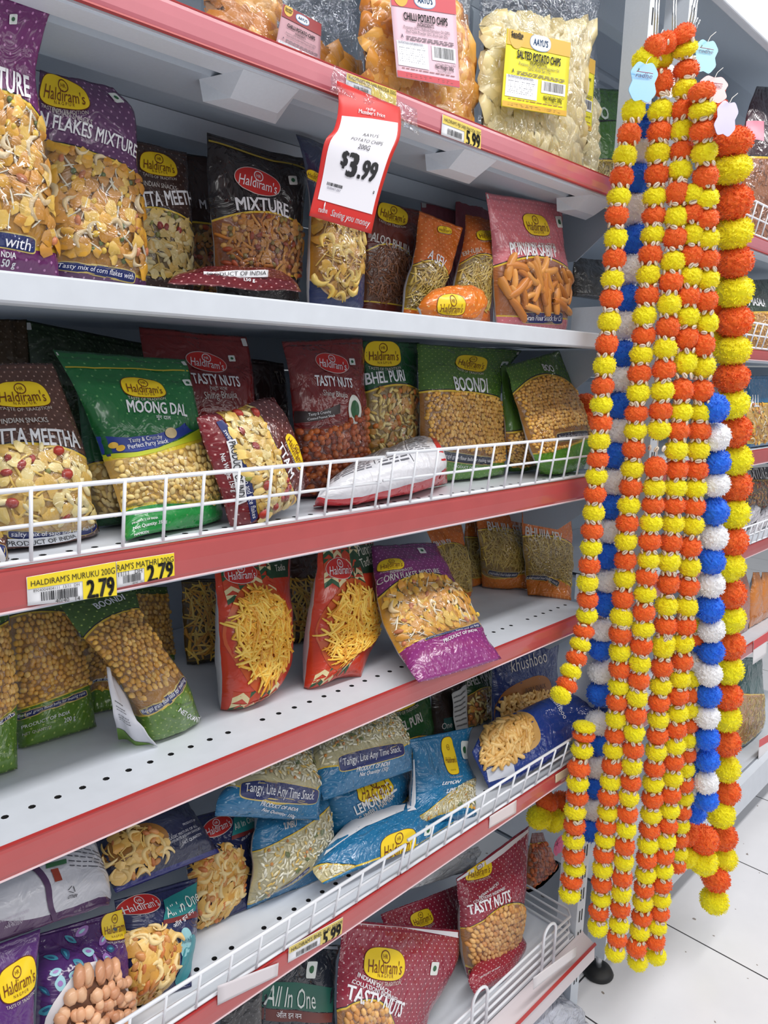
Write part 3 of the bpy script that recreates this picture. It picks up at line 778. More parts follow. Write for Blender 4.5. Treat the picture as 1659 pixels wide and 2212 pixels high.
# ---- wire fences
def fence(label, pts_y, x0, x1, zb, zt, lean, sp, mid=(.5,), off=0.0):
    t = thing('wire_fence', label, 'wire fence', ((x0 + x1) / 2, pts_y, zb))
    Y = lambda f: pts_y - lean * f
    r = .0019
    for nm, f, rr in [('bottom_rail', 0, r * 1.25)] + [('middle_rail', f, r) for f in mid] + [('top_rail', 1, r * 1.25)]:
        m = MB(); m.tube([(x0, Y(f), zb + (zt - zb) * f), (x1, Y(f), zb + (zt - zb) * f)], rr); m.build(nm, WIRE, t, smooth=True)
    n = int((x1 - x0) / sp)
    for i in range(n + 1):
        x = x0 + off + i * sp
        if x > x1: break
        m = MB(); m.tube([(x, Y(0) - .002, zb), (x, Y(1) - .002, zt)], r * .9, k=6); m.build('upright_wire', WIRE, t, smooth=True)
    return t
xs = [at(u, 1130, -.004)[0] for u in (167, 263)]
SPW = xs[1] - xs[0]
fence('left white wire fence along the 2.79 shelf', -.002, -.05, at(815, 1095, -.002)[0], 1.182, 1.246, .010, SPW, off=(xs[0] + .05) % SPW)
fence('right white wire fence on the 2.79 shelf, before the two leaning green packets', -.004, at(818, 1095, -.002)[0], 1.255, 1.182, 1.250, .010, SPW, off=.012)
fence('white wire fence before the teal packets', -.002, .12, at(862, 1790, 0)[0], .632, .684, .012, SPW, mid=(.5,), off=.01)
fence('white wire fence before the navy packet lying near the garlands', -.003, at(865, 1790, 0)[0], 1.25, .632, .690, .012, SPW, mid=(.5,), off=.012)
fence('short white wire fence across the top shelf end, by the green bag', .15, 1.27, 1.40, 1.674, 1.735, .0, .03, mid=())
fence('white wire fence of the next bay, before the silver wrapped sweets', -.003, 1.5, NX1, .929, .985, .012, SPW)
fence('white wire fence of the next bay, before the dark bag at top right', -.003, 1.5, NX1, 1.674, 1.735, .012, SPW)
fence('white wire fence of the next bay, two levels above the silver sweets', -.003, 1.5, NX1, 1.427, 1.482, .012, SPW)
# base fence with loops
t = thing('wire_fence', 'white wire fence with upright loops on the base shelf', 'wire fence', (.8, .0, .21))
for k, zz in enumerate((.218, .236, .254, .272)):
    m = MB(); m.tube([(.2, -.004, zz), (1.235, -.004, zz), (1.25, .01, zz), (1.25, .20, zz)], .0024); m.build('rail', WIRE, t, smooth=True)
for u, vb in ((1035, 2140), (1185, 1985), (640, 2400)):
    x = atyz(u, -.012, .25)[0]
    m = MB(); pts = [(x - .021, -.012, .206), (x - .021, -.012, .288)] + [(x - .021 * math.cos(a), -.012, .288 + .021 * math.sin(a)) for a in [math.pi * k / 10 for k in range(1, 10)]] + [(x + .021, -.012, .288), (x + .021, -.012, .206)]
    m.tube(pts, .0028); m.build('loop', WIRE, t, smooth=True)
# hooks for the garlands
for k, (u, v0, u1, v1, y) in enumerate(((1420, -60, 1413, 88, -.07), (1455, -40, 1453, 95, -.05), (1512, -60, 1488, 62, -.09))):
    a, b = at(u, v0, y), at(u1, v1, y)
    t = thing('wire_hook', ['chrome wire hook above the left garlands', 'short chrome wire hook between the two longer hooks', 'chrome wire hook above the right garlands'][k], 'hook', b)
    m = MB(); q = [(b[0], b[1] - .012, b[2] + .012), (b[0], b[1] - .008, b[2] + .002), tuple(b), (a[0], a[1], a[2])]; m.tube(q, .0017); m.tube([(p[0] + .009, p[1], p[2]) for p in q], .0017)
    m.build('wire', CHROME, t, smooth=True)

# ================================================================ the packets
PUR, PURG, DBR, MARN = (112, 44, 104), (96, 58, 98), (66, 46, 40), (104, 28, 36)
GRN, LIME, TEAL, ORG, PNK = (26, 104, 52), (92, 128, 38), (34, 110, 156), (206, 104, 34), (206, 112, 122)
GREYT = (206, 200, 196)
# ---------------- shelf with the white lip
Z = 1.423
b = Bag('purple corn flake mix packet at far left, cut off by the picture edge', Z, [(-75, None, .05, 128, None, .05), (-75, 480, .05, 112, 480, .05), (-75, 260, .05, 88, 250, .05), (-70, 150, .045, 76, 160, .045), (-70, 30, .035, 100, 45, .035), (-70, -15, .03, 120, 2, .03)], t=.05)
b.film(PUR, PUR, (196, 140, 50), [(-60, 215), (20, 205), (90, 270)], [(-60, 535), (108, 545)], dots=(190, 130, 180)).fill('flakes')
b.text('TURE', (-8, 168), (62, 190), WHITE, 1.7, .03).ribbon('kes with', (-60, 512), (74, 532), .24).small('NDIA', (2, 548), (34, 552), WHITE, 1.4, bold=.02).small('50 g', (2, 568), (32, 572), WHITE, 1.3, bold=.03).veg((28, 42), 9)
b = Bag('purple grey packet of corn flake mix with curved yellow rule, second from left', Z, [(108, None, .1, 316, None, .1), (100, 480, .1, 308, 450, .1), (88, 330, .11, 296, 345, .11), (82, 240, .11, 291, 240, .11), (85, 152, .115, 245, 188, .115)], t=.045)
b.film(PURG, PURG, (176, 124, 52), [(91, 310), (169, 322), (304, 386)], [(112, 572), (308, 604)], dots=(176, 140, 172), dsp=.008).fill('flakes')
b.logo((88, 186), (190, 212)).text('N FLAKES MIXTURE', (74, 258), (293, 330), WHITE, 1.75, .02).text('INDIAN SNACKS', (113, 238), (198, 266), GREYT, 1.5, .01)
b.ribbon('Tasty mix of corn flakes with', (122, 574), (290, 600), .12, pad=.03).veg((250, 212), 9)
b = Bag('dark brown packet half hidden right of the purple grey packet', Z, [(275, None, .165, 416, None, .165), (272, 450, .17, 412, 460, .17), (272, 300, .18, 402, 330, .18)], t=.04)
b.film(DBR, DBR, (120, 96, 40), [(300, 452), (350, 453), (405, 476)], [(310, 595), (412, 607)], dots=(120, 104, 94), dsp=.008).fill('meetha')
b.logo((302, 348), (381, 364)).text('TTA MEETH', (304, 432), (411, 448), WHITE, 1.8, .03).text('INDIAN SNACKS', (310, 396), (381, 408), GREYT, 1.4, .01)
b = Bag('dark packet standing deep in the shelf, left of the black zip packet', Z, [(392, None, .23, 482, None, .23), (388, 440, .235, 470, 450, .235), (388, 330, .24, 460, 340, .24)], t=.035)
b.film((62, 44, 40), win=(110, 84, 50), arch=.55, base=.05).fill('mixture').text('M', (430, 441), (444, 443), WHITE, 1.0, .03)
b = Bag('black zip packet of mixture with a red oval badge', Z, [(472, None, .13, 645, None, .13), (458, 480, .13, 650, 500, .13), (447, 380, .135, 660, 400, .135), (445, 288, .145, 668, 348, .145)], t=.05, wr=.0035)
b.film((38, 32, 32), (38, 32, 32), (150, 84, 34), [(466, 477), (535, 461), (642, 483)], [(478, 592), (642, 604)], rough=.18, wrinkle=.6).fill('mixture')
b.logo((507, 378), (604, 408), 'r', .62).text('MIXTURE', (508, 436), (622, 452), WHITE, 1.25, .03, arc=.04).veg((632, 390), 9)
b.band('zip_line', [(450, 302), (664, 366)], [(450, 306), (664, 370)], (170, 150, 60))
b = Bag('maroon spotted packet lying flat with a white origin sticker', Z, [(362, 613, .012, 650, 632, .012), (372, 601, .03, 640, 614, .03), (392, 590, .07, 628, 600, .07), (432, 584, .12, 590, 588, .12)], t=.014, prof='pillow')
b.film(MARN, dots=(206, 150, 150), dsp=.0085).small('150 g', (526, 606), (550, 607), WHITE, 1.2, bold=.03)
c = Card('origin_sticker', '', '', [(441, 601, .022, 579, 598, .022), (440, 586, .026, 580, 583, .026)], [ink((236, 236, 240))], parent=b.o, nu=16, nv=4, bump=.002); c.text('PRODUCT OF INDIA', (446, 594), (574, 591), BLACK, 1.0, .012, name='small_lettering')
b = Bag('navy packet of cashew mix directly under the hanging price card', Z, [(668, None, .09, 781, None, .09), (668, 560, .09, 779, 560, .09), (672, 450, .10, 772, 470, .10), (652, 330, .10, 790, 370, .10), (637, 293, .11, 800, 345, .11)], t=.05)
b.film((44, 54, 82), (44, 54, 92), (170, 116, 36), [(670, 470), (720, 455), (775, 485)], [(670, 606), (728, 648), (778, 606)], line=(190, 160, 120), dark=(60, 54, 60)).fill('kaju').logo((650, 372), (700, 392))
b = Bag('dark red packet of fine brown noodles, right of the price card', Z, [(783, None, .15, 906, None, .15), (785, 540, .15, 900, 540, .15), (790, 430, .165, 912, 455, .165)], t=.035)
b.film((98, 40, 30), win=(110, 66, 34), arch=[(785, 546), (825, 530), (893, 562)], base=[(785, 652), (900, 668)]).fill('bhujia').logo((816, 452), (880, 474)).text('ALOO BHUJIA', (801, 514), (884, 546), GREYT, 1.5, .02)
OG = 'orange spotted packets on the white lipped shelf'
b = Bag('orange spotted packet slumping left, beside the dark red packet', Z, [(868, None, .10, 942, None, .10), (880, 610, .1, 950, 620, .1), (893, 560, .1, 972, 580, .1), (905, 456, .13, 1000, 492, .11)], t=.035, group=OG)
b.film(ORG, ORG, (140, 112, 44), [(890, 575), (925, 565), (972, 600)], [(868, 668), (940, 680)], dots=(232, 170, 110)).fill('sev').logo((945, 495), (975, 500)).text('A SEV', (926, 548), (960, 572), WHITE, 1.7, .02)
b = Bag('orange spotted packet folded over to the right, before the pink packet', Z, [(972, None, .09, 1056, None, .09), (985, 600, .09, 1056, 600, .09), (1000, 530, .1, 1085, 545, .085), (1006, 462, .13, 1120, 488, .09)], t=.035, group=OG)
b.film(ORG, ORG, (140, 112, 44), [(985, 575), (1015, 560), (1068, 560)], [(972, 668), (1056, 672)], dots=(232, 170, 110)).fill('sev').logo((1030, 510), (1078, 508)).text('BHUJIA', (1000, 552), (1042, 540), (220, 200, 180), 1.1, .02)
b = Bag('small orange packet with a bright yellow badge peeping over the white lip', Z, [(912, None, .035, 1032, None, .035), (905, 658, .035, 1044, 652, .035), (935, 626, .055, 1022, 622, .055)], t=.05, wr=.004)
b.film((224, 120, 30), dots=(240, 190, 120)).logo((944, 662), (1004, 664))
b = Bag('pink packet of thick fried sticks, rightmost on the white lipped shelf', Z, [(1074, None, .07, 1220, None, .07), (1066, 600, .07, 1223, 600, .07), (1062, 520, .075, 1216, 530, .075), (1047, 416, .085, 1212, 441, .085)], t=.05)
b.film(PNK, PNK, (170, 100, 50), [(1075, 576), (1130, 560), (1217, 574)], [(1078, 684), (1218, 690)], dots=(226, 160, 166)).fill('sabji', cap=70).fill('sabji', cap=50, off=.003)
b.logo((1131, 483), (1184, 489)).text('PUNJABI SABJI P', (1102, 542), (1202, 548), WHITE, 1.55, .03).text('INDIAN SNACKS COLLATION', (1102, 529), (1198, 532), GREYT, 1.3).ribbon('Gram Flour Snack for Cu', (1128, 686), (1214, 688), .14, pad=.05).notch((1049, 424)).veg((1207, 480), 6)
for lab, rr, c in (('dull pink packet just behind the rightmost pink packet', [(985, None, .2, 1062, None, .2), (983, 500, .2, 1060, 510, .2), (983, 417, .21, 1058, 430, .21)], (176, 92, 104)), ('dull pink packet behind the slumping orange packet', [(915, None, .21, 990, None, .21), (912, 500, .21, 986, 510, .21), (910, 428, .22, 985, 440, .22)], (150, 76, 86))):
    Bag(lab, Z, rr, t=.03).film(c).notch((rr[-1][0] + 5, rr[-1][1] + 10))
b = Bag('black packet beyond the bay end, above the plate with the round hole', 1.45, [(1236, 640, .22, 1312, 650, .22), (1238, 590, .22, 1306, 600, .22), (1240, 556, .23, 1300, 562, .23)], t=.03)
b.film((38, 34, 32))

# ---------------- top shelf, clear bags of chips
Z = 1.664
def chips_bag(label, rows, kind, fill_to, t=.05, col=(206, 178, 116), lo=.02, u1=.97):
    b = Bag(label, Z, rows, t=t, clear=True, wr=.0045, name='clear_chip_bag', cat='chip bag')
    b.film(WHITE)
    # the heap of chips inside the film
    I = b.F * .5 + b.K * .5; S2 = Surf(I + b.S.N * ((b.F - b.K) * b.S.N).sum(2, keepdims=True) * .22)
    nv, nu = b.nv, b.nu; k = int(nv * fill_to); mb = MB(); J = Surf(I - b.S.N * ((b.F - b.K) * b.S.N).sum(2, keepdims=True) * .3)
    A = S2.F[1:k, 1:nu]; C = J.F[1:k, 1:nu]; st = nu - 1; n = st * (k - 1); mb.v = np.concatenate([A.reshape(-1, 3), C.reshape(-1, 3)]).tolist()
    for j in range(k - 2):
        for i in range(st - 1):
            a = j * st + i; mb.f += [(a, a + 1, a + st + 1, a + st), (n + a, n + a + st, n + a + st + 1, n + a + 1)]
    for i in range(st - 1): a = (k - 2) * st + i; mb.f.append((a, a + 1, n + a + 1, n + a))
    mb.m = [0] * len(mb.f); o = mb.build('chips_core', mat('chips_' + kind, col, .6, bump=.6, bscale=45, var=.25), b.o, smooth=True); o['kind'] = 'stuff'
    for q in range(2):
        m2 = pieces(S2, kind, lambda u: lo, lambda u: fill_to - .04, .05, u1, off=-.006 + q * .002, seed=b.seed + q, cap=120)
        if m2: o = m2.build('chips', SNACK, b.o, smooth=True); o['kind'] = 'stuff'
    return b
def chip_label(b, q, head, body, title, titlec, ing):
    tl, tr, br, bl = q
    rows = [(bl[0], bl[1], b.ly, br[0], br[1], b.ly), (tl[0], tl[1], b.ly2, tr[0], tr[1], b.ly2)]
    c = Card('paper_label', '', '', rows, [ink(body, .5)], parent=b.o, nu=12, nv=16)
    o = c.o; o['label'] = 'printed ' + title.lower() + ' paper label'
    R_ = lambda u0, u1, v0, v1, col, nm, off=.0007: c.S.band([(u0, v1), (u1, v1)], [(u0, v0), (u1, v0)], off, uvs=True).build(nm, ink(col, .5), o)
    R_(.0, 1, .80, .995, head, 'label_header'); R_(.0, 1, .0, .075, head, 'label_footer')
    R_(.03, .50, .14, .42, (236, 236, 240), 'nutrition_panel'); R_(.56, .95, .26, .42, (240, 240, 244), 'barcode_panel')
    T = lambda s, u0, u1, v, st, col=BLACK, bold=.02, nm='label_lettering', off=.0013: c.S.text(s, (u0, v), (u1, v), st, bold, 0, off, uvs=True).build(nm, ink(col, .5), o)
    T(title, .16, .84, .70, 1.5, BLACK, .04); T('INGREDIENTS:', .36, .62, .625, 1.1); wi = lambda q: min(.36, .0085 * len(q)); T(ing[0], .51 - wi(ing[0]), .51 + wi(ing[0]), .575, 1.0, (70, 60, 70), .0)
    T(ing[1], .51 - wi(ing[1]), .51 + wi(ing[1]), .53, 1.0, (70, 60, 70), .0); T('(SAVOURY SNACKS)', .40, .60, .66, .9, (60, 60, 60), 0)
    T('NUTRITION INFORMATION', .05, .42, .40, 1.1, (50, 56, 100), .01, off=.0016); T('Net Weight: 200g', .60, .90, .185, 1.3, BLACK, .02); T('PRODUCT OF INDIA', .63, .85, .14, 1.0, (60, 60, 60), .0); T('A', .10, .135, .475, 1.0, (40, 50, 90), .02)
    T('Lot #  Best Before: 10 MAY', .62, .94, .225, 1.0, (60, 60, 60), 0)
    c.o = o; c.bars(.60, .92, .29, .41); c.lines([.46, .48, .445], .18, .93, (90, 80, 90), .008); c.lines([.37, .345, .32, .295, .27, .245, .22, .195], .06, .46, (110, 116, 140), .008); c.lines([.115, .03, .05], .08, .92, (150, 90, 90), .009)
    lg = c.S.blob(c.px(.34, .9), c.px(.66, .9), .42, 2.4, .0010, grow=.001); c.S.blob(c.px(.34, .9), c.px(.66, .9), .42, 2.4, .0012, mi=1, mb=lg)
    lg.build('label_badge', [ink((120, 150, 190)), ink((236, 240, 246))], o); T("AAYU'S", .385, .615, .9, 1.15, (40, 96, 150), .03, off=.0016)
    m = c.S.band([(.44, .97), (.47, .97)], [(.44, .83), (.47, .83)], .0009, uvs=True); c.S.band([(.53, .97), (.56, .97)], [(.53, .83), (.56, .83)], .0009, uvs=True, mb=m); m.build('label_stripes', ink((206, 52, 50)), o)
    g = c.S.blob(c.px(.03, .93), c.px(.25, .93), 1.0, 2, .0010); g.build('gold_seal', ink((214, 170, 30)), o); T('Sendha', .05, .23, .945, .8, BLACK, .03, off=.0016); T('Namak', .06, .22, .91, .8, BLACK, .03, off=.0016)
    return c
Card.px = lambda s, u, v: tuple(proj(s.S.p(u, v)))
def clear_and_label(label, rows, kind, fill, q, ly, ly2, head, body, title, ing, **kw):
    b = chips_bag(label, rows, kind, fill, **kw); b.ly, b.ly2 = ly, ly2
    return chip_label(b, q, head, body, title, BLACK, ing)
I1 = ('Potatoes (67%), Refined Palmolein Oil (29%)', 'Red Chilli Powder (3%), Rock Salt (2%)'); I2 = ('Potatoes (73%), Refined Palmolein Oil', '(26%), Rock Salt (1%)')
chips_bag('clear bag of brown chips, leftmost on the top shelf', [(440, None, .12, 605, None, .12), (440, -20, .12, 600, 60, .13), (450, -150, .14, 600, -100, .15)], 'chilli', .9, col=(150, 104, 62))
clear_and_label('clear bag with a deep red chip label, second from left on the top shelf', [(560, None, .13, 775, None, .13), (565, 10, .13, 772, 60, .13), (580, -130, .15, 770, -100, .15)], 'chilli', .42,
    ((612, 8), (694, 52), (690, 185), (588, 140)), .085, .095, (150, 40, 44), (196, 150, 160), 'CHILLI POTATO CHIPS', I1, col=(120, 80, 40))
clear_and_label('clear bag of orange chips with a pink and red label', [(778, None, .06, 1028, None, .06), (774, 100, .06, 1024, 190, .06), (778, 0, .07, 1016, 30, .07), (790, -110, .08, 1010, -90, .08)], 'chilli', .72,
    ((841, -28), (983, -8), (993, 190), (858, 166)), .022, .03, (206, 72, 84), (232, 196, 210), 'CHILLI POTATO CHIPS', I1, col=(206, 140, 60))
clear_and_label('clear bag of pale chips with a large yellow label', [(1030, None, .045, 1258, None, .045), (1034, 150, .05, 1256, 240, .05), (1036, 0, .06, 1300, 0, .06), (1045, -90, .07, 1335, -80, .07)], 'chips', .66,
    ((1096, 61), (1233, 92), (1223, 252), (1083, 229)), .012, .02, (226, 176, 56), (244, 232, 20), 'SALTED POTATO CHIPS', I2, t=.055)
clear_and_label('tied clear bag with a yellow label, squeezed behind the pale chips', [(1225, None, .13, 1277, None, .13), (1235, 230, .13, 1288, 230, .13), (1240, 110, .135, 1287, 105, .135), (1268, 62, .14, 1284, 60, .14)], 'chips', .6,
    ((1238, 106), (1286, 131), (1277, 285), (1228, 268)), .10, .108, (226, 176, 56), (244, 232, 20), 'SALTED POTATO CHIPS', I2, t=.045)
b = Bag('green bag of noodle sticks between the chip bags and the garlands', Z, [(1268, None, .26, 1350, None, .26), (1272, 290, .26, 1348, 290, .26), (1278, 190, .28, 1350, 195, .28)], t=.05)
b.film((70, 116, 40), (70, 116, 40), (150, 124, 60), .48, .02).fill('sev').text('O', (1296, 243), (1314, 247), (220, 230, 220), 1.0, .03).band('black_band', [(1274, 262), (1346, 262)], [(1274, 268), (1346, 268)], (30, 34, 30))

# ---------------- shelf with the 2.79 labels
Z = 1.172
b = Bag('brown spotted packet of flake mix, leftmost behind the wire fence', Z, [(-45, 1195, None, 216, 1150, None), (-45, 1080, .085, 199, 1090, .085), (-45, 985, .09, 184, 985, .09), (-45, 880, .11, 150, 880, .11), (-45, 785, .13, 112, 785, .13)], t=.05)
b.film((88, 56, 46), (96, 56, 46), (206, 160, 76), [(-30, 975), (68, 961), (182, 990)], [(-30, 1150), (206, 1128)], dots=(176, 140, 126), dsp=.008).fill('meetha')
b.logo((-14, 856), (103, 852)).text('TTA MEETHA', (-6, 945), (168, 952), WHITE, 1.75, .03).text('INDIAN SNACKS', (3, 912), (103, 908), GREYT, 1.4, .015)
b.ribbon('salty mix of sago and rice flakes', (18, 1153), (206, 1131), .10, pad=.03).band('origin_sticker', [(16, 1162), (165, 1146)], [(16, 1178), (166, 1160)], (230, 232, 238), off=.002).small('PRODUCT OF INDIA', (14, 1171), (160, 1154), BLACK, 1.2, off=.003, bold=.015)
b = Bag('brown and navy packet corner at the left picture edge, over the 2.79 rail', Z, [(-60, 1225, None, 20, 1208, None), (-60, 1190, .03, 16, 1190, .03), (-60, 1150, .04, 10, 1165, .04)], t=.02)
b.film((96, 56, 46), dots=(176, 140, 126)).ribbon('s', (-30, 1192), (12, 1190), .5)
b = Bag('dark brown packet deep in the far left corner of the 2.79 shelf', Z, [(-30, None, .28, 62, None, .28), (-30, 800, .29, 62, 800, .29), (-30, 690, .3, 58, 690, .3)], t=.03)
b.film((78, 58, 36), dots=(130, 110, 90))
b = Bag('dark green packet behind the green lentil packet', Z, [(60, None, .28, 335, None, .26), (58, 820, .29, 333, 850, .27), (56, 692, .3, 330, 745, .28)], t=.03)
b.film((40, 58, 34), dots=(80, 100, 70)).notch((62, 705))
b = Bag('green packet edge tucked behind the big green lentil packet', Z, [(212, 1140, None, 290, 1122, None), (190, 1040, .12, 265, 1040, .12), (172, 900, .15, 250, 900, .15), (160, 800, .17, 245, 800, .17)], t=.03)
b.film((30, 84, 46), (30, 84, 46), (190, 150, 70), [(185, 1010), (250, 1000)], [(212, 1115), (285, 1100)]).fill('dal')
b = Bag('big green packet of yellow lentils with a blue swoosh', Z, [(272, 1170, None, 480, 1120, None), (262, 1106, .075, 470, 1060, .08), (224, 998, .09, 438, 958, .09), (202, 938, .10, 428, 900, .10), (170, 860, .11, 415, 840, .12), (114, 756, .14, 402, 776, .14)], t=.05)
b.film(GRN, (30, 140, 62), (214, 172, 90), [(224, 998), (330, 982), (438, 952)], [(264, 1108), (478, 1082)], line=(232, 206, 50), dark=(40, 60, 130), dots=(90, 150, 90), dsp=.011, lw=.02).fill('dal')
b.band('blue_swoosh', [(206, 944), (270, 946), (330, 940), (385, 925), (400, 912), (395, 930)], [(220, 982), (290, 976), (340, 966), (385, 948), (412, 932), (420, 930)], (38, 62, 150))
b.band('yellow_swoosh', [(221, 984), (290, 978), (340, 968), (388, 950), (430, 926)], [(223, 993), (290, 988), (340, 976), (390, 960), (434, 948)], (196, 206, 40))
b.logo((262, 834), (355, 842)).text('MOONG DAL', (274, 878), (402, 888), WHITE, 1.75, .03).small('\u092e\u0942\u0902\u0917 \u0926\u093e\u0932', (337, 902), (368, 904), WHITE, 1.0)
b.small('Tasty & Crunchy', (278, 955), (349, 945), WHITE, 1.1, bold=.015, off=.0018).small('Perfect Party Snack', (277, 968), (362, 954), WHITE, 1.1, bold=.015, off=.0018)
for p, q, c in (((235, 964), (256, 961), (240, 190, 60)), ((252, 972), (270, 965), (240, 190, 60)), ((356, 938), (380, 934), (214, 190, 140))): b.blob('lentil_print', p, q, .7, c, 2.0, .0016)
b.small('No Preservatives', (276, 1096), (328, 1090), (40, 56, 30), 1.2, off=.004).small('Trans Fat Free', (336, 1090), (372, 1086), (40, 56, 30), 1.2, off=.004).small('Source of Dietary Fiber', (380, 1085), (424, 1078), (40, 56, 30), 1.1, off=.004).small('RICH IN PROTEIN', (444, 1074), (474, 1070), (60, 84, 40), 2.4, off=.004)
b.small('PRODUCT OF INDIA', (286, 1132), (341, 1118), WHITE, 1.1, bold=.02).small('Net Quantity: 350 g', (288, 1144), (360, 1126), WHITE, 1.0, bold=.02).small('NAMKEEN', (290, 1156), (320, 1148), WHITE, 1.1, bold=.02).notch((120, 765), (398, 786)).veg((404, 828), 8)
b.band('zip_line', [(140, 792), (405, 800)], [(141, 795), (406, 803)], (190, 170, 50))
b = Bag('dark red nut packet standing tall behind the lentil packet', Z, [(350, None, .17, 563, None, .17), (335, 880, .18, 553, 880, .18), (312, 780, .2, 542, 790, .2), (300, 706, .215, 531, 728, .215)], t=.04, wr=.0035)
b.film((116, 30, 30), rough=.2, wrinkle=.5).logo((402, 775), (488, 791), 'r', .58).text('TASTY NUTS', (414, 817), (517, 825), WHITE, 1.8, .03).small('\u091f\u0947\u0938\u094d\u091f\u0940 \u0928\u091f\u094d\u0938', (452, 840), (490, 840), GREYT, 1).text('Shing Bhujia', (441, 857), (511, 855), GREYT, 1.2, .01).notch((296, 708), (527, 740)).veg((500, 775), 7)
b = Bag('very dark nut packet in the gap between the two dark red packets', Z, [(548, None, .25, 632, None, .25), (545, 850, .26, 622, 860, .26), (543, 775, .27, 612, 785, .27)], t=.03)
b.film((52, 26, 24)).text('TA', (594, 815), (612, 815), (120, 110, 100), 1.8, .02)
b = Bag('maroon spotted packet fallen on its side behind the wire fence', Z, [(424, 902, .05, 500, 1142, .045), (455, 892, .06, 545, 1138, .04), (505, 885, .07, 590, 1115, .05), (560, 862, .09, 640, 1078, .06), (592, 858, .11, 671, 1044, .07)], t=.055, prof='pillow', wr=.004)
b.film((92, 40, 38), (120, 30, 38), (226, 176, 66), [(553, 884), (592, 960), (624, 1092)], [(484, 905), (520, 1000), (556, 1132)], dots=(206, 160, 156), dsp=.0085).fill('meetha')
b.band('ribbon', [(480, 908), (530, 1000), (556, 1118)], [(466, 912), (514, 1010), (542, 1128)], NAVY, off=.001).small('sweet salty mix of sago and rice flakes', (484, 930), (548, 1118), WHITE, 1.0, off=.0018)
b.band('origin_sticker', [(508, 948), (532, 1082)], [(488, 954), (514, 1090)], (238, 238, 242), off=.002).text('PRODUCT OF INDIA', (500, 954), (522, 1084), BLACK, 1.25, .015, off=.0028, name='small_lettering')
b.small('Net Weight: 150 g', (478, 980), (505, 1062), WHITE, 1.2, bold=.02).logo((618, 940), (652, 1010), asp=.5).text('TTA M', (602, 960), (630, 1030), WHITE, 1.2, .03)
b = Bag('dark red nut packet with a tree emblem, left of the tall green packets', Z, [(642, None, .15, 795, None, .14), (634, 900, .155, 790, 880, .15), (622, 800, .165, 786, 800, .16), (608, 738, .18, 782, 730, .18)], t=.045, wr=.004)
b.film((116, 30, 30), (116, 30, 30), (130, 60, 34), [(630, 925), (700, 925), (788, 880)], .03, rough=.18, wrinkle=.55, line=(116, 30, 30), dark=(90, 24, 24)).fill('shing')
b.logo((682, 778), (752, 790), 'r', .6).text('TASTY NUTS', (680, 822), (760, 828), WHITE, 1.8, .03).text('Shing Bhujia', (698, 850), (750, 856), GREYT, 1.3, .01).band('black_swoosh', [(636, 888), (690, 890), (735, 872)], [(636, 914), (690, 908), (735, 892)], (44, 26, 28)).small('Tasty & Crunchy', (666, 897), (714, 890), WHITE, 1.1, off=.0015).small('Coated Peanut Snack', (664, 906), (722, 897), WHITE, 1.0, off=.0015).blob('tree_emblem', (752, 884), (780, 884), 1.35, (222, 226, 216), 2.0).blob('tree_emblem', (757, 884), (775, 884), 1.3, (40, 96, 60), 2.0, .0012).veg((760, 782), 6)
b = Bag('deep green packet of puffed mix with a yellow badge, behind the fence', Z, [(792, None, .15, 905, None, .145), (788, 850, .16, 902, 850, .16), (783, 736, .18, 906, 740, .18)], t=.04)
b.film((34, 84, 48), (34, 84, 48), (150, 120, 60), [(788, 850), (835, 836), (902, 847)], .05).fill('puri').logo((787, 765), (864, 765), asp=.7).text('BHEL PURI', (788, 820), (873, 811), WHITE, 1.6, .03)
b = Bag('leaf green packet of round golden balls, standing upright behind the fence', Z, [(925, 1042, None, 1088, 1026, None), (908, 950, .12, 1084, 960, .12), (905, 846, .13, 1080, 862, .13), (904, 790, .145, 1095, 800, .145), (902, 742, .16, 1128, 757, .16)], t=.05, wr=.004)
b.film((74, 112, 40), (84, 134, 46), (150, 100, 40), [(905, 850), (969, 846), (1078, 869)], [(925, 985), (1080, 1000)], dots=(150, 176, 80), dsp=.010).fill('boondi')
b.logo((985, 778), (1051, 790)).text('BOONDI', (980, 828), (1052, 833), WHITE, 1.7, .03).ribbon('Bengal gram flour balls for making raita.', (950, 982), (1064, 996), .11, col=(30, 36, 60), pad=.03).small('PRODUCT OF INDIA', (980, 1006), (1038, 1011), WHITE, 1.0).notch((1120, 764)).veg((1088, 788), 7)
b = Bag('narrow side of a leaf green packet wedged between the two golden ball packets', Z, [(1098, 1020, None, 1172, 1012, None), (1092, 940, .10, 1150, 930, .10), (1086, 860, .12, 1125, 850, .12), (1082, 790, .14, 1110, 785, .14)], t=.03)
b.film((74, 112, 40), (84, 134, 46), (150, 100, 40), .5, .12).fill('boondi')
b = Bag('leaf green packet of golden balls leaning right, nearest the garlands', Z, [(1168, 1026, None, 1276, 1002, None), (1150, 980, .06, 1274, 960, .06), (1112, 862, .09, 1244, 845, .09), (1092, 792, .12, 1208, 757, .12)], t=.05, wr=.004)
b.film((74, 112, 40), (96, 160, 44), (160, 108, 40), [(1110, 852), (1190, 812), (1240, 836)], [(1150, 982), (1275, 945)], dots=(150, 176, 80), dsp=.010).fill('boondi').text('BOO', (1172, 794), (1195, 797), WHITE, 1.4, .03).ribbon('Bengal gram flour balls for making', (1203, 946), (1270, 938), .13, col=(30, 36, 60), pad=.05)
b = Bag('red edged packet lying face down, white printed back up', Z, [(676, 1094, None, 966, 1046, None), (690, 1072, .055, 964, 1000, .06), (730, 1040, .10, 950, 960, .10), (800, 1010, .13, 925, 950, .14)], t=.045, prof='pillow', wr=.004)
b.film((206, 40, 48), (206, 40, 48), (226, 226, 232), (.90, 0, 0), (.30, 0, 0), line=(226, 226, 232), dark=(206, 40, 48), lw=.004)
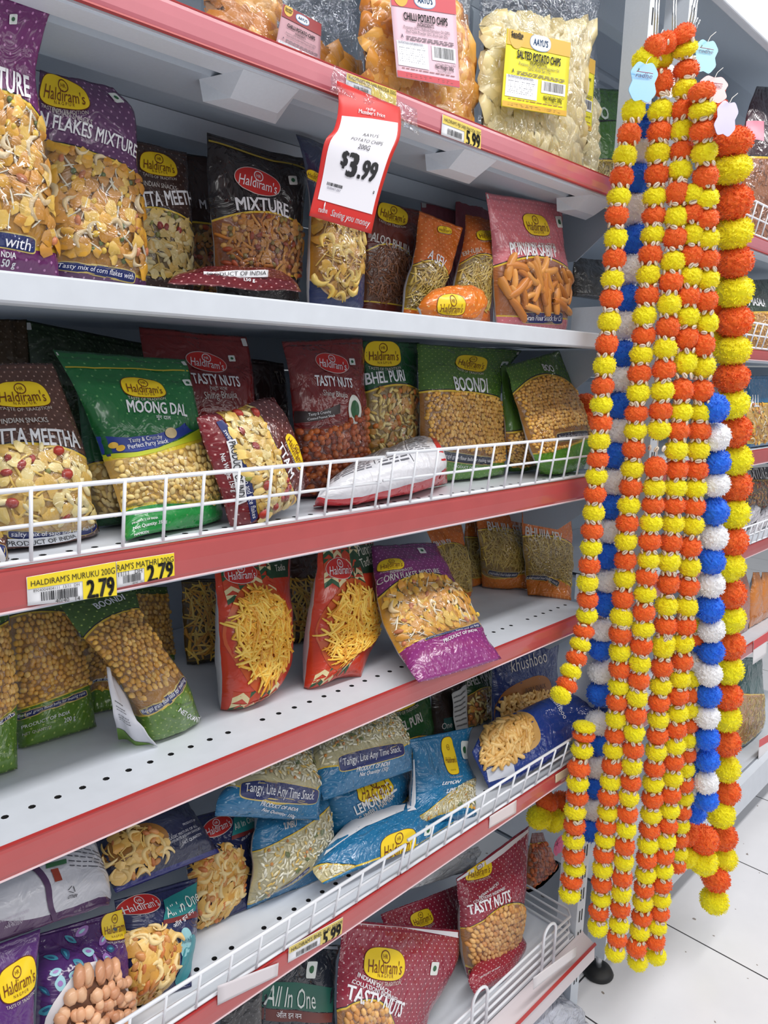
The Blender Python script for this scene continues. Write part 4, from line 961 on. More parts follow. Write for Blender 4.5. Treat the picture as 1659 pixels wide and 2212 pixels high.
vs_ = [.40 + .028 * k for k in range(17)]
b.lines(vs_, .08, .34, (120, 120, 128), .010, seed=1).lines(vs_[:13], .40, .62, (100, 100, 108), .010, seed=2).lines(vs_[2:], .66, .84, (120, 120, 126), .010, seed=3).band('red_side', [(.93, .05), (.985, .95)], [(.875, .05), (.93, .95)], (196, 36, 44), uvs=True)
for p_, q_ in (((.37, .42), (.37, .86)), ((.64, .38), (.64, .88))): b.band('printed_rule', [(p_[0], p_[1]), (q_[0], q_[1])], [(p_[0] + .006, p_[1]), (q_[0] + .006, q_[1])], (90, 90, 98), uvs=True)

# ---------------- perforated shelf
Z = .918
def ball_bag(label, rows, arch, base, rib=None, title=None, prod=None, **kw):
    b = Bag(label, Z, rows, t=kw.pop('t', .055), wr=.004, **kw); b.film((66, 96, 38), (88, 126, 40), (176, 126, 62), arch, base, dots=(160, 180, 90), dsp=.009).fill('boondi')
    if rib: b.ribbon(rib[0], rib[1], rib[2], .10, pad=.03)
    if title: b.text('BOONDI', title[0], title[1], WHITE, 1.5, .03)
    if prod: b.small('PRODUCT OF INDIA', prod[0], prod[1], WHITE, 1.1, bold=.01)
    return b
ball_bag('green packet of golden balls cut off by the left edge, on the perforated shelf', [(-60, 1690, None, 38, 1662, None), (-60, 1560, .165, 32, 1545, .165), (-60, 1440, .17, 26, 1430, .17), (-60, 1320, .19, 16, 1310, .19)], [(-50, 1380), (20, 1345)], [(-50, 1580), (32, 1530)], ('making raita', (-45, 1586), (30, 1540)))
b = ball_bag('green packet of golden balls standing upright, second from left on the perforated shelf', [(40, 1618, None, 208, 1570, None), (30, 1520, .2, 190, 1470, .2), (24, 1400, .21, 170, 1370, .21), (20, 1285, .23, 135, 1270, .23)], [(26, 1334), (80, 1324), (150, 1326)], [(36, 1535), (184, 1484)], ('Bengal gram flour balls for making raita', (37, 1550), (186, 1497)), None, ((48, 1572), (150, 1538)))
b.small('NET QUANTITY', (50, 1588), (112, 1570), GREYT, 1.1).small('200 g', (138, 1558), (162, 1550), WHITE, 1.1)
ball_bag('green packet of golden balls tucked deep behind the toppling one', [(192, 1546, None, 268, 1532, None), (180, 1430, .26, 245, 1420, .26), (170, 1300, .28, 232, 1300, .28)], .7, [(192, 1500), (250, 1490)], ('gram flour', (200, 1475), (240, 1468)), t=.035)
ball_bag('green packet of golden balls in the dark, right of the toppling one', [(283, None, .3, 378, None, .3), (285, 1380, .31, 370, 1380, .31), (288, 1268, .32, 362, 1268, .32)], .9, .1, t=.035)
b = ball_bag('green packet of golden balls toppling forward over the empty shelf', [(300, 1606, None, 431, 1550, None), (282, 1520, .095, 402, 1468, .085), (232, 1434, .12, 346, 1392, .11), (170, 1366, .15, 306, 1330, .15), (124, 1298, .18, 292, 1274, .18)], [(178, 1386), (240, 1334), (314, 1320)], [(290, 1545), (396, 1454)], ('Bengal gram flour balls for making', (306, 1538), (398, 1466)), ((205, 1312), (267, 1290)), t=.045)
b.small('PRODUCT OF INDIA', (378, 1520), (420, 1486), BLACK, 1.2, bold=.01).small('NET QUANTITY', (386, 1532), (424, 1502), WHITE, 1.1, bold=.02)
c = Card('back_flap', '', '', [(256, 1598, None, 340, 1614, None), (244, 1530, .085, 300, 1560, .075), (230, 1440, .112, 250, 1470, .108)], [ink((226, 226, 234), .35)], parent=b.o, z=Z, bump=.004); c.o['label'] = 'white printed back panel folding outward'
c.lines([.4, .44, .48, .56, .6, .66], .15, .55, (90, 90, 96), .01); c.band('flap_band', [(250, 1572), (325, 1606)], [(256, 1597), (339, 1613)], (110, 150, 60))
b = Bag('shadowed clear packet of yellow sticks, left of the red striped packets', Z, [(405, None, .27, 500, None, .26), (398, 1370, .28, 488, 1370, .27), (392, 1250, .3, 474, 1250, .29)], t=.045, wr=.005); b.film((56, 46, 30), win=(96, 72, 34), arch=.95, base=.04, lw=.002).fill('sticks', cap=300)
def tadka(label, rows, lg, pic, u1, tx, txs):
    b = Bag(label, Z, rows, t=.07, wr=.003, prof='stand'); b.film((198, 58, 32), wrinkle=.25, rough=.28)
    cols = [(40, 84, 54), (222, 206, 158), (190, 66, 34)]
    for (v0, v1, n) in ((.0, .14, 2), (.66, .99, 5)):
        mb = MB()
        for r in range(n):
            for k in range(4):
                ua, ub = .05 + (u1 - .1) * k / 4, .05 + (u1 - .1) * (k + 1) / 4; va = v0 + (v1 - v0) * r / n; vb = v0 + (v1 - v0) * (r + 1) / n; h = (vb - va) * .5
                ps = [(ua, va + h), ((ua + ub) / 2, va + 2 * h), (ub, va + h)]; pb = [(ua, va), ((ua + ub) / 2, va + h), (ub, va)]
                b.S.band(ps, pb, .0006, mi=(k + r) % 3, mb=mb, uvs=True, n=4, m=1); ps2 = [(ua, va + 2 * h), ((ua + ub) / 2, va + 2 * h + .001), (ub, va + 2 * h)]; b.S.band(ps2, [(ua, va + h), ((ua + ub) / 2, va + 2 * h), (ub, va + h)], .0006, mi=(k + r + 1) % 3, mb=mb, uvs=True, n=4, m=1)
        mb.build('zigzag_print', [ink(c_) for c_ in cols], b.o)
    # round picture of the sticks
    (uc, vc), (ru, rv) = pic; k = 40; vs = [(uc, vc)]; fs = []
    for r in range(1, 6): vs += [(uc + ru * r / 5 * math.cos(2 * math.pi * j / k), vc + rv * r / 5 * math.sin(2 * math.pi * j / k)) for j in range(k)]
    fs = [(0, 1 + j, 1 + (j + 1) % k) for j in range(k)]
    for r in range(4): fs += [(1 + r * k + j, 1 + r * k + k + j, 1 + r * k + k + (j + 1) % k, 1 + r * k + (j + 1) % k) for j in range(k)]
    q = np.array(vs); m = MB(); m.add(b.S.p(q[:, 0], q[:, 1], .0010), fs); m.build('round_picture', ink((196, 84, 34)), b.o, smooth=True)
    inside = lambda u, v: ((u - uc) / ru) ** 2 + ((v - vc) / rv) ** 2 < .72
    for s_ in range(2):
        mb = pieces(b.S, 'sticks', lambda u: .0, lambda u: 1., .03, .97, off=.0014 + .001 * s_, seed=b.seed + s_ * 50, inside=inside, cap=210); o = mb.build('snack_sticks', SNACK, b.o, smooth=True); o['kind'] = 'stuff'
    b.logo(lg[0], lg[1], 'r', .62).band('green_panel', txs[0], txs[1], (38, 66, 44)); b.text('Punjabi', tx[0], tx[1], (226, 222, 210), 1.5, .0).text('Tadka', (tx[0][0] + 4, tx[0][1] + 24), (tx[1][0] - 2, tx[1][1] + 23), (226, 222, 210), 1.5, .0)
    return b
tadka('red and green zigzag packet of yellow sticks, the left and nearer of two', [(477, 1535, None, 598, 1492, None), (479, 1455, .10, 612, 1430, .13), (472, 1340, .115, 622, 1330, .15), (463, 1205, .14, 627, 1200, .18)], ((484, 1242), (553, 1236)), ((.42, .46), (.41, .35)), .72, ((589, 1204), (616, 1202)), ([(572, 1190), (622, 1190)], [(576, 1250), (622, 1246)]))
tadka('red and green zigzag packet of yellow sticks, the right one with its name in view', [(656, 1487, None, 780, 1462, None), (668, 1390, .095, 808, 1375, .12), (680, 1280, .105, 810, 1275, .14), (688, 1165, .13, 806, 1165, .17)], ((704, 1230), (758, 1226)), ((.43, .40), (.41, .32)), .68, ((773, 1194), (804, 1186)), ([(757, 1180), (806, 1174)], [(762, 1242), (808, 1236)]))
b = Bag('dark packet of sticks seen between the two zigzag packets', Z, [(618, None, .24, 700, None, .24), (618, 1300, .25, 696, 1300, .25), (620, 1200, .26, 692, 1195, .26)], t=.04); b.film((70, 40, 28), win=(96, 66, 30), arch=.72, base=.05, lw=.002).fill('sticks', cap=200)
b = Bag('purple packet of corn flake mix sliding over the shelf edge', Z, [(903, 1476, -.024, 1082, 1424, -.024), (880, 1440, .0, 1058, 1388, .0), (862, 1408, .03, 1042, 1364, .03), (836, 1360, .055, 1012, 1312, .05), (815, 1290, .085, 985, 1268, .085), (806, 1230, .12, 962, 1220, .12), (804, 1178, .15, 942, 1172, .15)], t=.05, prof='pillow', wr=.004, zmin=.87)
b.film((120, 42, 106), (136, 44, 116), (196, 142, 52), [(814, 1298), (892, 1246), (975, 1254)], [(862, 1412), (1036, 1350)], dots=(190, 120, 180)).fill('flakes').fill('flakes', off=.002, cap=60)
b.logo((815, 1228), (872, 1216)).text('CORN FLAKES MIXTURE', (812, 1262), (948, 1234), GREYT, 1.3, .02).text('INDIAN SNACKS', (842, 1238), (890, 1228), GREYT, 1.2, .01).ribbon('Tasty mix of corn flakes and dry fruits', (918, 1382), (1036, 1350), .10, pad=.04).small('PRODUCT OF INDIA', (958, 1386), (1030, 1362), WHITE, 1.0, bold=.015).veg((911, 1190), 7)
def sev_bag(label, rows, arch, base, title, lg=None, rib=None, t=.04):
    b = Bag(label, Z, rows, t=t, wr=.004); b.film((200, 104, 32), (212, 118, 36), (150, 118, 46), arch, base, dots=(226, 160, 96), dsp=.010, wrinkle=.55).fill('sev')
    if title: b.text('BHUJIA SEV', title[0], title[1], GREYT, 1.4, .03)
    if lg: b.logo(*lg)
    if rib: b.ribbon('extruded fried Indian snack', rib[0], rib[1], .12, col=(40, 44, 74), pad=.04)
    return b
sev_bag('orange packet of fine noodles half behind the sliding purple packet', [(955, None, .21, 1016, None, .21), (940, 1200, .21, 1006, 1190, .21), (915, 1130, .22, 996, 1130, .22)], [(940, 1185), (965, 1175), (1000, 1180)], [(958, 1272), (1010, 1278)], ((938, 1176), (974, 1170)))
sev_bag('slim orange packet of fine noodles, deep left of the last pair', [(1010, None, .25, 1052, None, .25), (1005, 1200, .25, 1048, 1200, .25), (1003, 1095, .26, 1045, 1095, .26)], .62, .12, None, t=.03)
sev_bag('orange packet of fine noodles, left of the last pair beside the garlands', [(1042, 1268, None, 1142, 1274, None), (1036, 1180, .205, 1137, 1188, .205), (1026, 1085, .225, 1130, 1085, .225)], [(1038, 1146), (1085, 1142), (1136, 1157)], [(1042, 1240), (1140, 1246)], ((1052, 1139), (1128, 1150)), None, ((1055, 1234), (1118, 1241)))
sev_bag('orange packet of fine noodles, last of its row beside the garlands', [(1140, 1286, None, 1234, 1297, None), (1132, 1200, .165, 1236, 1205, .155), (1125, 1080, .19, 1231, 1085, .18)], [(1132, 1160), (1172, 1158), (1233, 1176)], [(1138, 1252), (1232, 1268)], ((1134, 1150), (1214, 1164)), ((1150, 1107), (1204, 1107)), ((1134, 1248), (1206, 1264)))

# ---------------- shelf of teal packets
Z = .621
INDIGO = (40, 44, 92)
b = Bag('purple and white packet lying back side up at the left picture edge', Z, [(-45, 2050, .05, 236, 1952, .06), (-45, 1970, .065, 240, 1925, .085), (-45, 1860, .125, 210, 1848, .13), (-45, 1780, .17, 192, 1770, .17)], t=.05, prof='pillow')
b.film((206, 206, 214), (86, 54, 94), (206, 206, 214), .99, [(-40, 1985), (110, 1975), (236, 1940)], line=(206, 206, 214), dark=(206, 206, 214))
b.band('purple_strip', [(68, 1880), (100, 1945), (112, 2000)], [(80, 1870), (112, 1940), (124, 1992)], (84, 56, 92), off=.001).lines([.40, .45, .5, .55, .6, .65, .7], .12, .34, (90, 90, 100), .012).lines([.36, .41, .46, .51, .56], .58, .95, (90, 90, 100), .012, seed=8).band('green_mark', [(98, 1868), (142, 1856)], [(99, 1878), (143, 1866)], (60, 110, 70), off=.001).band('red_mark', [(108, 1880), (124, 1876)], [(118, 1906), (134, 1902)], (150, 60, 40), off=.001)
b.small('OTHER', (146, 1938), (166, 1934), (60, 60, 66), 1.2, bold=.02).small('PROPRIETARY FOOD', (0, 1990), (62, 1966), (190, 180, 196), 1.0).small('SNACKS', (16, 1994), (52, 1982), (190, 180, 196), 1.0).small('NAMKEEN', (10, 2002), (47, 1990), (190, 180, 196), 1.0)
tri = MB()
for k in range(3):
    a0, a1 = math.pi / 2 + k * 2.094, math.pi / 2 + k * 2.094 + 1.7; p = lambda a: (154 + 9 * math.cos(a), 1922 - 9 * math.sin(a)); b.S.band([p(a0), p(a1)], [(p(a0)[0] * .75 + 154 * .25, p(a0)[1] * .75 + 1922 * .25), (p(a1)[0] * .75 + 154 * .25, p(a1)[1] * .75 + 1922 * .25)], .001, n=2, m=1, mb=tri)
tri.build('recycling_mark', ink((60, 60, 66)), b.o)
b = Bag('violet packet with a big yellow badge in the bottom left corner', Z, [(-65, None, .02, 70, None, .02), (-65, 2150, .03, 72, 2140, .03), (-60, 2060, .05, 86, 2006, .05)], t=.045)
b.film((86, 42, 112)).logo((-2, 2140), (76, 2092), asp=.78)
b = Bag('violet packet with teal leaf pattern and a white bowl of nuts', Z, [(70, None, .035, 268, None, .04), (80, 2130, .05, 272, 2110, .055), (84, 2060, .075, 278, 2040, .075), (80, 2018, .09, 280, 1958, .09)], t=.055, wr=.003)
b.film((70, 34, 96), rough=.2, wrinkle=.5)
b.blob('bowl_rim', (96, 2236), (330, 2160), .86, (226, 220, 222), 2.0, .0012, k=44).blob('bowl_inside', (112, 2240), (330, 2170), .82, (120, 80, 60), 2.0, .0016, k=44)
u0_, v0_ = b.S.uv((272, 2110)); cx_ = b.S.uv((214, 2198))
for q in range(2):
    mb = pieces(b.S, 'roast', lambda u: .0, lambda u: 1., .03, .97, off=.002 + .003 * q, seed=77 + q, inside=lambda u, v: ((u - cx_[0]) / .56) ** 2 + ((v - cx_[1]) / .33) ** 2 < .72); o = mb.build('nuts', SNACK, b.o, smooth=True); o['kind'] = 'stuff'
rg = random.Random(4); blobs = [((152, 2030), 15, .5, 30), ((176, 2012), 18, .5, -40), ((140, 2062), 14, .5, 60), ((190, 2056), 13, .9, 0), ((110, 2070), 16, .4, 10), ((222, 2030), 15, .45, -60), ((238, 2050), 9, .9, 0), ((120, 2100), 14, .5, -20), ((170, 2084), 16, .5, 35), ((206, 2074), 14, .45, 70), ((96, 2140), 16, .4, 40), ((130, 2125), 12, .9, 0), ((100, 2180), 18, .5, -30), ((230, 2070), 9, 1, 0), ((248, 2008), 8, 1, 0), ((160, 2108), 12, .5, 0)]
mb = MB()
for k, ((x, y), r, asp, an) in enumerate(blobs):
    c_, s_ = math.cos(math.radians(an)) * r, math.sin(math.radians(an)) * r; b.S.blob((x - c_, y - s_), (x + c_, y + s_), asp, 1.6, .0007, mi=k % 4, mb=mb, k=18, rings=2); b.S.blob((x - c_ * .5, y - s_ * .5), (x + c_ * .5, y + s_ * .5), asp * .7, 1.6, .0010, mi=(k + 2) % 4, mb=mb, k=14, rings=2)
mb.build('leaf_print', [ink((58, 134, 156)), ink((150, 110, 176)), ink((36, 74, 110)), ink((150, 196, 206))], b.o)
b.logo((219, 2008), (276, 1990), asp=.85)
b = Bag('navy packet of mixed nibbles lying upside over the others at the shelf back', Z, [(250, 1930, .10, 474, 1842, .115), (222, 1876, .125, 440, 1790, .135), (205, 1830, .155, 410, 1740, .16), (195, 1780, .19, 390, 1690, .19)], t=.05, prof='pillow', wr=.004)
b.film((42, 46, 74), (46, 50, 120), (42, 46, 74), .98, .06, line=(42, 46, 74), dark=(42, 46, 74), lw=.003)
b.blob('round_picture', (206, 1880), (362, 1800), .55, (150, 100, 40), 2.0, .0009)
ce = b.S.uv((284, 1842)); mb = pieces(b.S, 'nibbles', lambda u: 0, lambda u: 1., .03, .97, off=.0012, seed=5, inside=lambda u, v: ((u - ce[0]) / .33) ** 2 + ((v - ce[1]) / .26) ** 2 < .85); o = mb.build('snack_pieces', SNACK, b.o, smooth=True); o['kind'] = 'stuff'
b.small('A CLASSIC MIXTURE OF ALL', (356, 1817), (424, 1784), (206, 206, 216), 1.1, bold=.012).small('FAVOURITE INDIAN SAVOURY', (364, 1822), (432, 1789), (206, 206, 216), 1.1, bold=.012).small('NET QUANTITY:', (394, 1822), (434, 1802), (206, 206, 216), 1.2, bold=.02).small('PRODUCT OF', (394, 1782), (420, 1772), (206, 206, 216), 1.1)
def all_in_one(label, rows, lg, tb, bt, pic, small=True, rib=True):
    b = Bag(label, Z, rows, t=.05, prof='pillow', wr=.0035); b.film((38, 44, 86), rough=.2, wrinkle=.5).logo(lg[0], lg[1], 'r', .6)
    b.band('teal_panel', tb[0], tb[1], (34, 128, 130), off=.001).text('All In One', bt[0], bt[1], (226, 230, 226), 1.35, .0, off=.0018)
    if rib: b.band('red_panel', tb[1], [(x, y + 9) for x, y in tb[1]], (120, 44, 44), off=.001).small('\u0911\u0932 \u0907\u0928 \u0935\u0928', (bt[0][0] + 14, bt[0][1] + 28), (bt[1][0] - 8, bt[1][1] + 32), WHITE, 1.0, off=.0018)
    (p0, p1, asp, du, dv) = pic; b.blob('picture_rim', p0, p1, asp, (150, 150, 150), 2.0, .0006, grow=.0012).blob('round_picture', p0, p1, asp, (170, 124, 56), 2.0, .0009)
    ce = b.S.uv(((p0[0] + p1[0]) / 2, (p0[1] + p1[1]) / 2))
    for q in range(2):
        mb = pieces(b.S, 'nibbles', lambda u: 0, lambda u: 1., .02, .98, off=.0012 + .001 * q, seed=b.seed + q, inside=lambda u, v: ((u - ce[0]) / du) ** 2 + ((v - ce[1]) / dv) ** 2 < .85, cap=160)
        if mb: o = mb.build('snack_pieces', SNACK, b.o, smooth=True); o['kind'] = 'stuff'
    return b
b = all_in_one('navy packet with a red oval badge and teal panel, standing in front', [(272, 2178, None, 414, 2132, None), (270, 2090, .06, 414, 2060, .07), (262, 2020, .08, 420, 1990, .09), (246, 1945, .10, 428, 1895, .11)],
    ((250, 1968), (342, 1944)), ([(352, 1946), (425, 1905)], [(352, 1988), (420, 1968)]), ((358, 1974), (424, 1934)), ((324, 2180), (328, 2006), .62, .36, .36))
b.blob('teal_seal', (390, 2036), (412, 2032), 1.5, (150, 200, 206), 2.0).blob('teal_seal', (392, 2078), (412, 2074), 1.5, (60, 140, 150), 2.0).small('fresh & crisp', (391, 2035), (412, 2031), (30, 90, 110), 2, off=.0018)
all_in_one('navy packet with a big oval picture, second and deeper of its kind', [(408, 2016, None, 540, 1962, None), (410, 1930, .12, 542, 1880, .13), (400, 1840, .15, 545, 1790, .15), (396, 1770, .17, 548, 1730, .17)],
    ((438, 1800), (500, 1772)), ([(504, 1768), (546, 1748)], [(500, 1806), (546, 1784)]), ((506, 1788), (546, 1768)), ((450, 2000), (505, 1832), .54, .44, .36))
def lemon(label, rows, arch, base, dots=(110, 160, 190), t=.05, prof='pillow', fill=True, **kw):
    b = Bag(label, Z, rows, t=t, prof=prof, wr=.004, **kw); b.film(TEAL, TEAL, (204, 192, 146), arch, base, dots=dots, dsp=.010, dr=.0010, rough=.2, wrinkle=.5)
    if fill: b.fill('puffed', cap=700)
    return b
b = lemon('teal packet of puffed rice standing below the folded one, left of three', [(532, 1965, None, 715, 1890, None), (546, 1890, .09, 712, 1830, .10), (545, 1810, .105, 712, 1750, .12), (560, 1750, .125, 695, 1700, .14)], [(545, 1842), (620, 1810), (712, 1742)], [(534, 1955), (600, 1925), (690, 1865)])
b.ribbon('Tangy, Lite Any Time', (606, 1918), (668, 1874), .14, pad=.06).text("'LIMBU", (612, 1785), (640, 1778), GREYT, 1.5, .02)
b = lemon('teal packet of puffed rice bent over forward, its ribbon on the left teal stack', [(462, 1762, .085, 690, 1772, .075), (472, 1722, .09, 692, 1706, .08), (512, 1668, .14, 676, 1640, .12), (560, 1625, .17, 650, 1580, .17)], .97, [(470, 1716), (580, 1735), (690, 1700)])
b.ribbon('Tangy, Lite Any Time Snack.', (520, 1704), (686, 1722), .13, pad=.06).text('PRODUCT OF INDIA', (564, 1734), (644, 1748), WHITE, 1.1, .02, name='small_lettering').small('Net Quantity: 150g', (566, 1748), (636, 1764), WHITE, 1.1, bold=.015).small('NAMKEEN', (488, 1703), (512, 1703), WHITE, 1.0)
b = lemon('teal packet with large white lettering, standing under the tilted one', [(716, 1838, None, 885, 1795, None), (714, 1780, .12, 884, 1735, .13), (706, 1725, .13, 886, 1685, .14), (706, 1690, .14, 886, 1650, .15)], [(716, 1812), (790, 1775), (886, 1712)], .03)
b.text('LEMON BHEL', (766, 1752), (852, 1694), WHITE, 1.5, .03).text("'LIMBU MAMRA'", (776, 1768), (850, 1712), GREYT, 1.2, .015).logo((772, 1712), (844, 1690), asp=.5)
b = lemon('teal packet of puffed rice tilted forward over the large white lettering', [(698, 1730, .07, 890, 1664, .075), (684, 1668, .09, 886, 1612, .10), (678, 1612, .13, 868, 1572, .13), (715, 1555, .17, 835, 1520, .18)], .97, [(686, 1664), (790, 1648), (886, 1606)])
b.ribbon('Tangy, Lite Any Time Snack.', (732, 1652), (872, 1618), .14, pad=.06).text('PRODUCT OF INDIA', (770, 1662), (842, 1648), WHITE, 1.1, .02, name='small_lettering').small('Net Quantity: 150g', (776, 1674), (838, 1660), WHITE, 1.1, bold=.015)
b = lemon('teal packet with yellow badge lying on its side along the wire fence', [(700, 1908, .03, 978, 1806, .028), (676, 1876, .06, 984, 1778, .05), (722, 1806, .10, 978, 1752, .085), (786, 1744, .13, 962, 1738, .12)], [(690, 1870), (780, 1890), (984, 1800)], .02, t=.055)
b.band('white_panel', [(738, 1772), (800, 1742), (876, 1738)], [(700, 1850), (790, 1786), (872, 1752)], (226, 228, 234), off=.0012).lines([.82, .86, .9], .28, .6, (100, 100, 110), .014).band('white_panel', [(880, 1738), (930, 1737)], [(880, 1754), (936, 1750)], (226, 228, 234), off=.0012)
b.logo((822, 1838), (898, 1814), asp=.62, tag_=False).veg((924, 1794), 7)
b = lemon('teal packet standing upright with a narrow yellow badge, right of the stack', [(888, 1795, None, 1030, 1762, None), (886, 1700, .10, 1022, 1690, .10), (892, 1625, .11, 1008, 1622, .11), (879, 1598, .12, 1021, 1570, .12)], [(890, 1772), (960, 1724), (1028, 1680)], .02, t=.06, prof='stand')
b.logo((957, 1634), (984, 1632), asp=1.7, sub=False).text('LEMON', (956, 1692), (994, 1688), WHITE, 1.6, .03).text("'LIMBU", (964, 1710), (992, 1706), WHITE, 1.4, .02).band('white_side', [(884, 1640), (895, 1640)], [(888, 1770), (898, 1735)], (220, 222, 228)).veg((1002, 1620), 7)
b = Bag('green packet of puffed mix deep behind the teal packets', Z, [(838, None, .23, 935, None, .23), (832, 1570, .235, 932, 1545, .235), (822, 1480, .25, 922, 1450, .25)], t=.04)
b.film((34, 84, 40), (34, 84, 40), (140, 100, 56), [(845, 1620), (885, 1598), (932, 1592)], .05).fill('puri').text('BHEL PURI', (842, 1578), (910, 1548), GREYT, 1.5, .03).logo((832, 1520), (896, 1496))
b = Bag('dark packet with a teal stripe in the gap beside the green packets', Z, [(936, None, .22, 1012, None, .22), (932, 1540, .23, 1008, 1520, .23), (930, 1470, .24, 1004, 1450, .24)], t=.03)
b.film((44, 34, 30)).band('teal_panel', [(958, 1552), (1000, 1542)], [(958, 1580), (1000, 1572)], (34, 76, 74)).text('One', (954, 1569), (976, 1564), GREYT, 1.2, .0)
b = Bag('green packet of puffed mix with a white folded edge, left of the navy packet', Z, [(1004, None, .225, 1070, None, .225), (1004, 1540, .23, 1068, 1530, .23), (1002, 1450, .245, 1062, 1430, .245)], t=.035)
b.film((40, 70, 36), (40, 70, 36), (140, 96, 56), [(1006, 1505), (1040, 1488), (1066, 1490)], .03).fill('puri').text('BHEL PURI', (1008, 1474), (1056, 1458), GREYT, 1.6, .03)
c = Card('folded_edge', '', '', [(986, 1600, .20, 1012, 1596, .20), (976, 1500, .21, 1008, 1478, .21)], [ink((196, 196, 196))], parent=b.o, bump=.004, nu=8); c.lines([.1, .2, .3, .4, .5, .6, .7, .8, .9], .1, .9, (110, 110, 110), .03)
NVB = (36, 52, 106)
b = Bag('navy packet standing with thin white script lettering', Z, [(1062, None, .17, 1200, None, .17), (1062, 1500, .18, 1202, 1460, .18), (1064, 1425, .19, 1206, 1385, .19)], t=.05)
b.film(NVB, rough=.2, wrinkle=.5).text('khushboo', (1102, 1440), (1180, 1416), GREYT, 1.15, -.004, shear=.15)
b.blob('snack_window', (1068, 1560), (1192, 1500), .62, (150, 96, 44), 3.0, .0007)
ce = b.S.uv((1130, 1530)); mb = pieces(b.S, 'khari', lambda u: 0, lambda u: 1, .03, .97, off=.001, seed=3, inside=lambda u, v: ((u - ce[0]) / .44) ** 2 + ((v - ce[1]) / .22) ** 2 < .9); o = mb.build('snack_pieces', SNACK, b.o, smooth=True); o['kind'] = 'stuff'
b.small('BORA SNACK', (1130, 1492), (1174, 1480), (70, 40, 20), 1.3, bold=.02, off=.006)
b = Bag('navy packet lying over the fence with its pointed end in the garlands', Z, [(1018, 1625, .085, 1058, 1706, .045), (1050, 1568, .10, 1110, 1686, .03), (1120, 1535, .095, 1190, 1640, .01), (1190, 1508, .08, 1255, 1580, .0), (1250, 1508, .05, 1300, 1552, -.02), (1292, 1520, .0, 1332, 1530, -.06)], t=.05, prof='pillow', wr=.003)
b.film((34, 62, 140), rough=.2, wrinkle=.45).text('khushboo', (1190, 1508), (1222, 1552), WHITE, 1.2, .0, off=.0014)
b.blob('snack_window', (1044, 1625), (1160, 1562), .62, (206, 160, 90), 3.2, .0008)
ce = b.S.uv((1096, 1596))
for q in range(2):
    mb = pieces(b.S, 'khari', lambda u: 0, lambda u: 1, .03, .97, off=.001 + .002 * q, seed=31 + q, inside=lambda u, v: ((u - ce[0]) / .36) ** 2 + ((v - ce[1]) / .20) ** 2 < .9); o = mb.build('snack_pieces', SNACK, b.o, smooth=True); o['kind'] = 'stuff'
b.band('white_panel', [(1050, 1664), (1106, 1640)], [(1056, 1690), (1112, 1672)], (206, 210, 222), off=.0012)

# ---------------- base shelf
Z = .209
NUTR = (146, 34, 58)
def nut_bag(label, rows, arch, lg, title, base=.06, t=.07, strip=None, more=True):
    b = Bag(label, Z, rows, t=t, wr=.0035); b.film(NUTR, NUTR, (170, 116, 66), arch, base, dots=(226, 190, 196), dsp=.0095, rough=.22, wrinkle=.4).fill('nuts')
    if lg: b.logo(*lg)
    if title:
        (x0, y0), (x1, y1) = title; k = .27 * math.hypot(x1 - x0, y1 - y0); b.text('TASTY NUTS', (x0, y0), (x1, y1), WHITE, 1.4, .035)
        if more: b.text('COLLATIONS INDIENNES', (x0 + 12, y0 - k * .62), (x1 - 12, y1 - k * .62), WHITE, 1.05, .02).text('INDIAN SNACKS', (x0 + 24, y0 - k * 1.02), (x1 - 26, y1 - k * 1.02), WHITE, 1.0, .02)
    if strip: b.band('white_top_seal', strip[0], strip[1], (228, 226, 232), off=.001)
    return b
b = Bag('dark green packet cut off by the lower picture edge, under the fence', Z, [(470, None, .05, 562, None, .05), (478, 2200, .06, 566, 2150, .06), (500, 2150, .07, 575, 2100, .07)], t=.04); b.film((40, 40, 44), dots=(90, 90, 96))
b = Bag('black packet with a wide green panel, lowest packet in the picture', Z, [(556, None, .06, 728, None, .06), (560, 2170, .075, 722, 2160, .075), (585, 2090, .09, 725, 2080, .09), (620, 2035, .11, 735, 2042, .11)], t=.055, wr=.0035)
b.film((34, 38, 48), rough=.18, wrinkle=.5).band('green_panel', [(572, 2120), (640, 2122), (722, 2134)], [(560, 2172), (640, 2180), (718, 2186)], (30, 92, 78)).band('brown_panel', [(559, 2174), (640, 2182), (718, 2188)], [(556, 2198), (640, 2206), (716, 2208)], (100, 44, 40)).text('All In One', (573, 2148), (680, 2160), (214, 220, 216), 1.5, .0, off=.0015).small('\u0911\u0932 \u0907\u0928 \u0935\u0928', (596, 2190), (650, 2194), WHITE, 1.0, off=.0015).veg((672, 2094), 11).band('white_top_seal', [(655, 2038), (730, 2040)], [(655, 2048), (730, 2052)], (220, 220, 226))
nut_bag('dark red nut packet leaning behind the front nut packet', [(850, None, .15, 1005, None, .15), (838, 2040, .15, 1004, 2010, .15), (822, 1975, .165, 1010, 1905, .16)], .5, ((888, 1992), (932, 1974)), None, t=.05, strip=([(822, 1966), (1004, 1896)], [(826, 1976), (1006, 1908)]))
nut_bag('large front nut packet with dark red film and a white top seal', [(735, None, .055, 900, None, .055), (728, 2190, .055, 925, 2180, .06), (732, 2090, .065, 982, 2090, .07), (744, 1986, .09, 991, 2009, .09)], [(716, 2182), (765, 2171), (850, 2212)], ((786, 2078), (874, 2086)), ((748, 2140), (869, 2182)), t=.06, strip=([(746, 1984), (870, 1994), (990, 2004)], [(745, 1994), (870, 2004), (990, 2026)])).veg((938, 2092), 8)
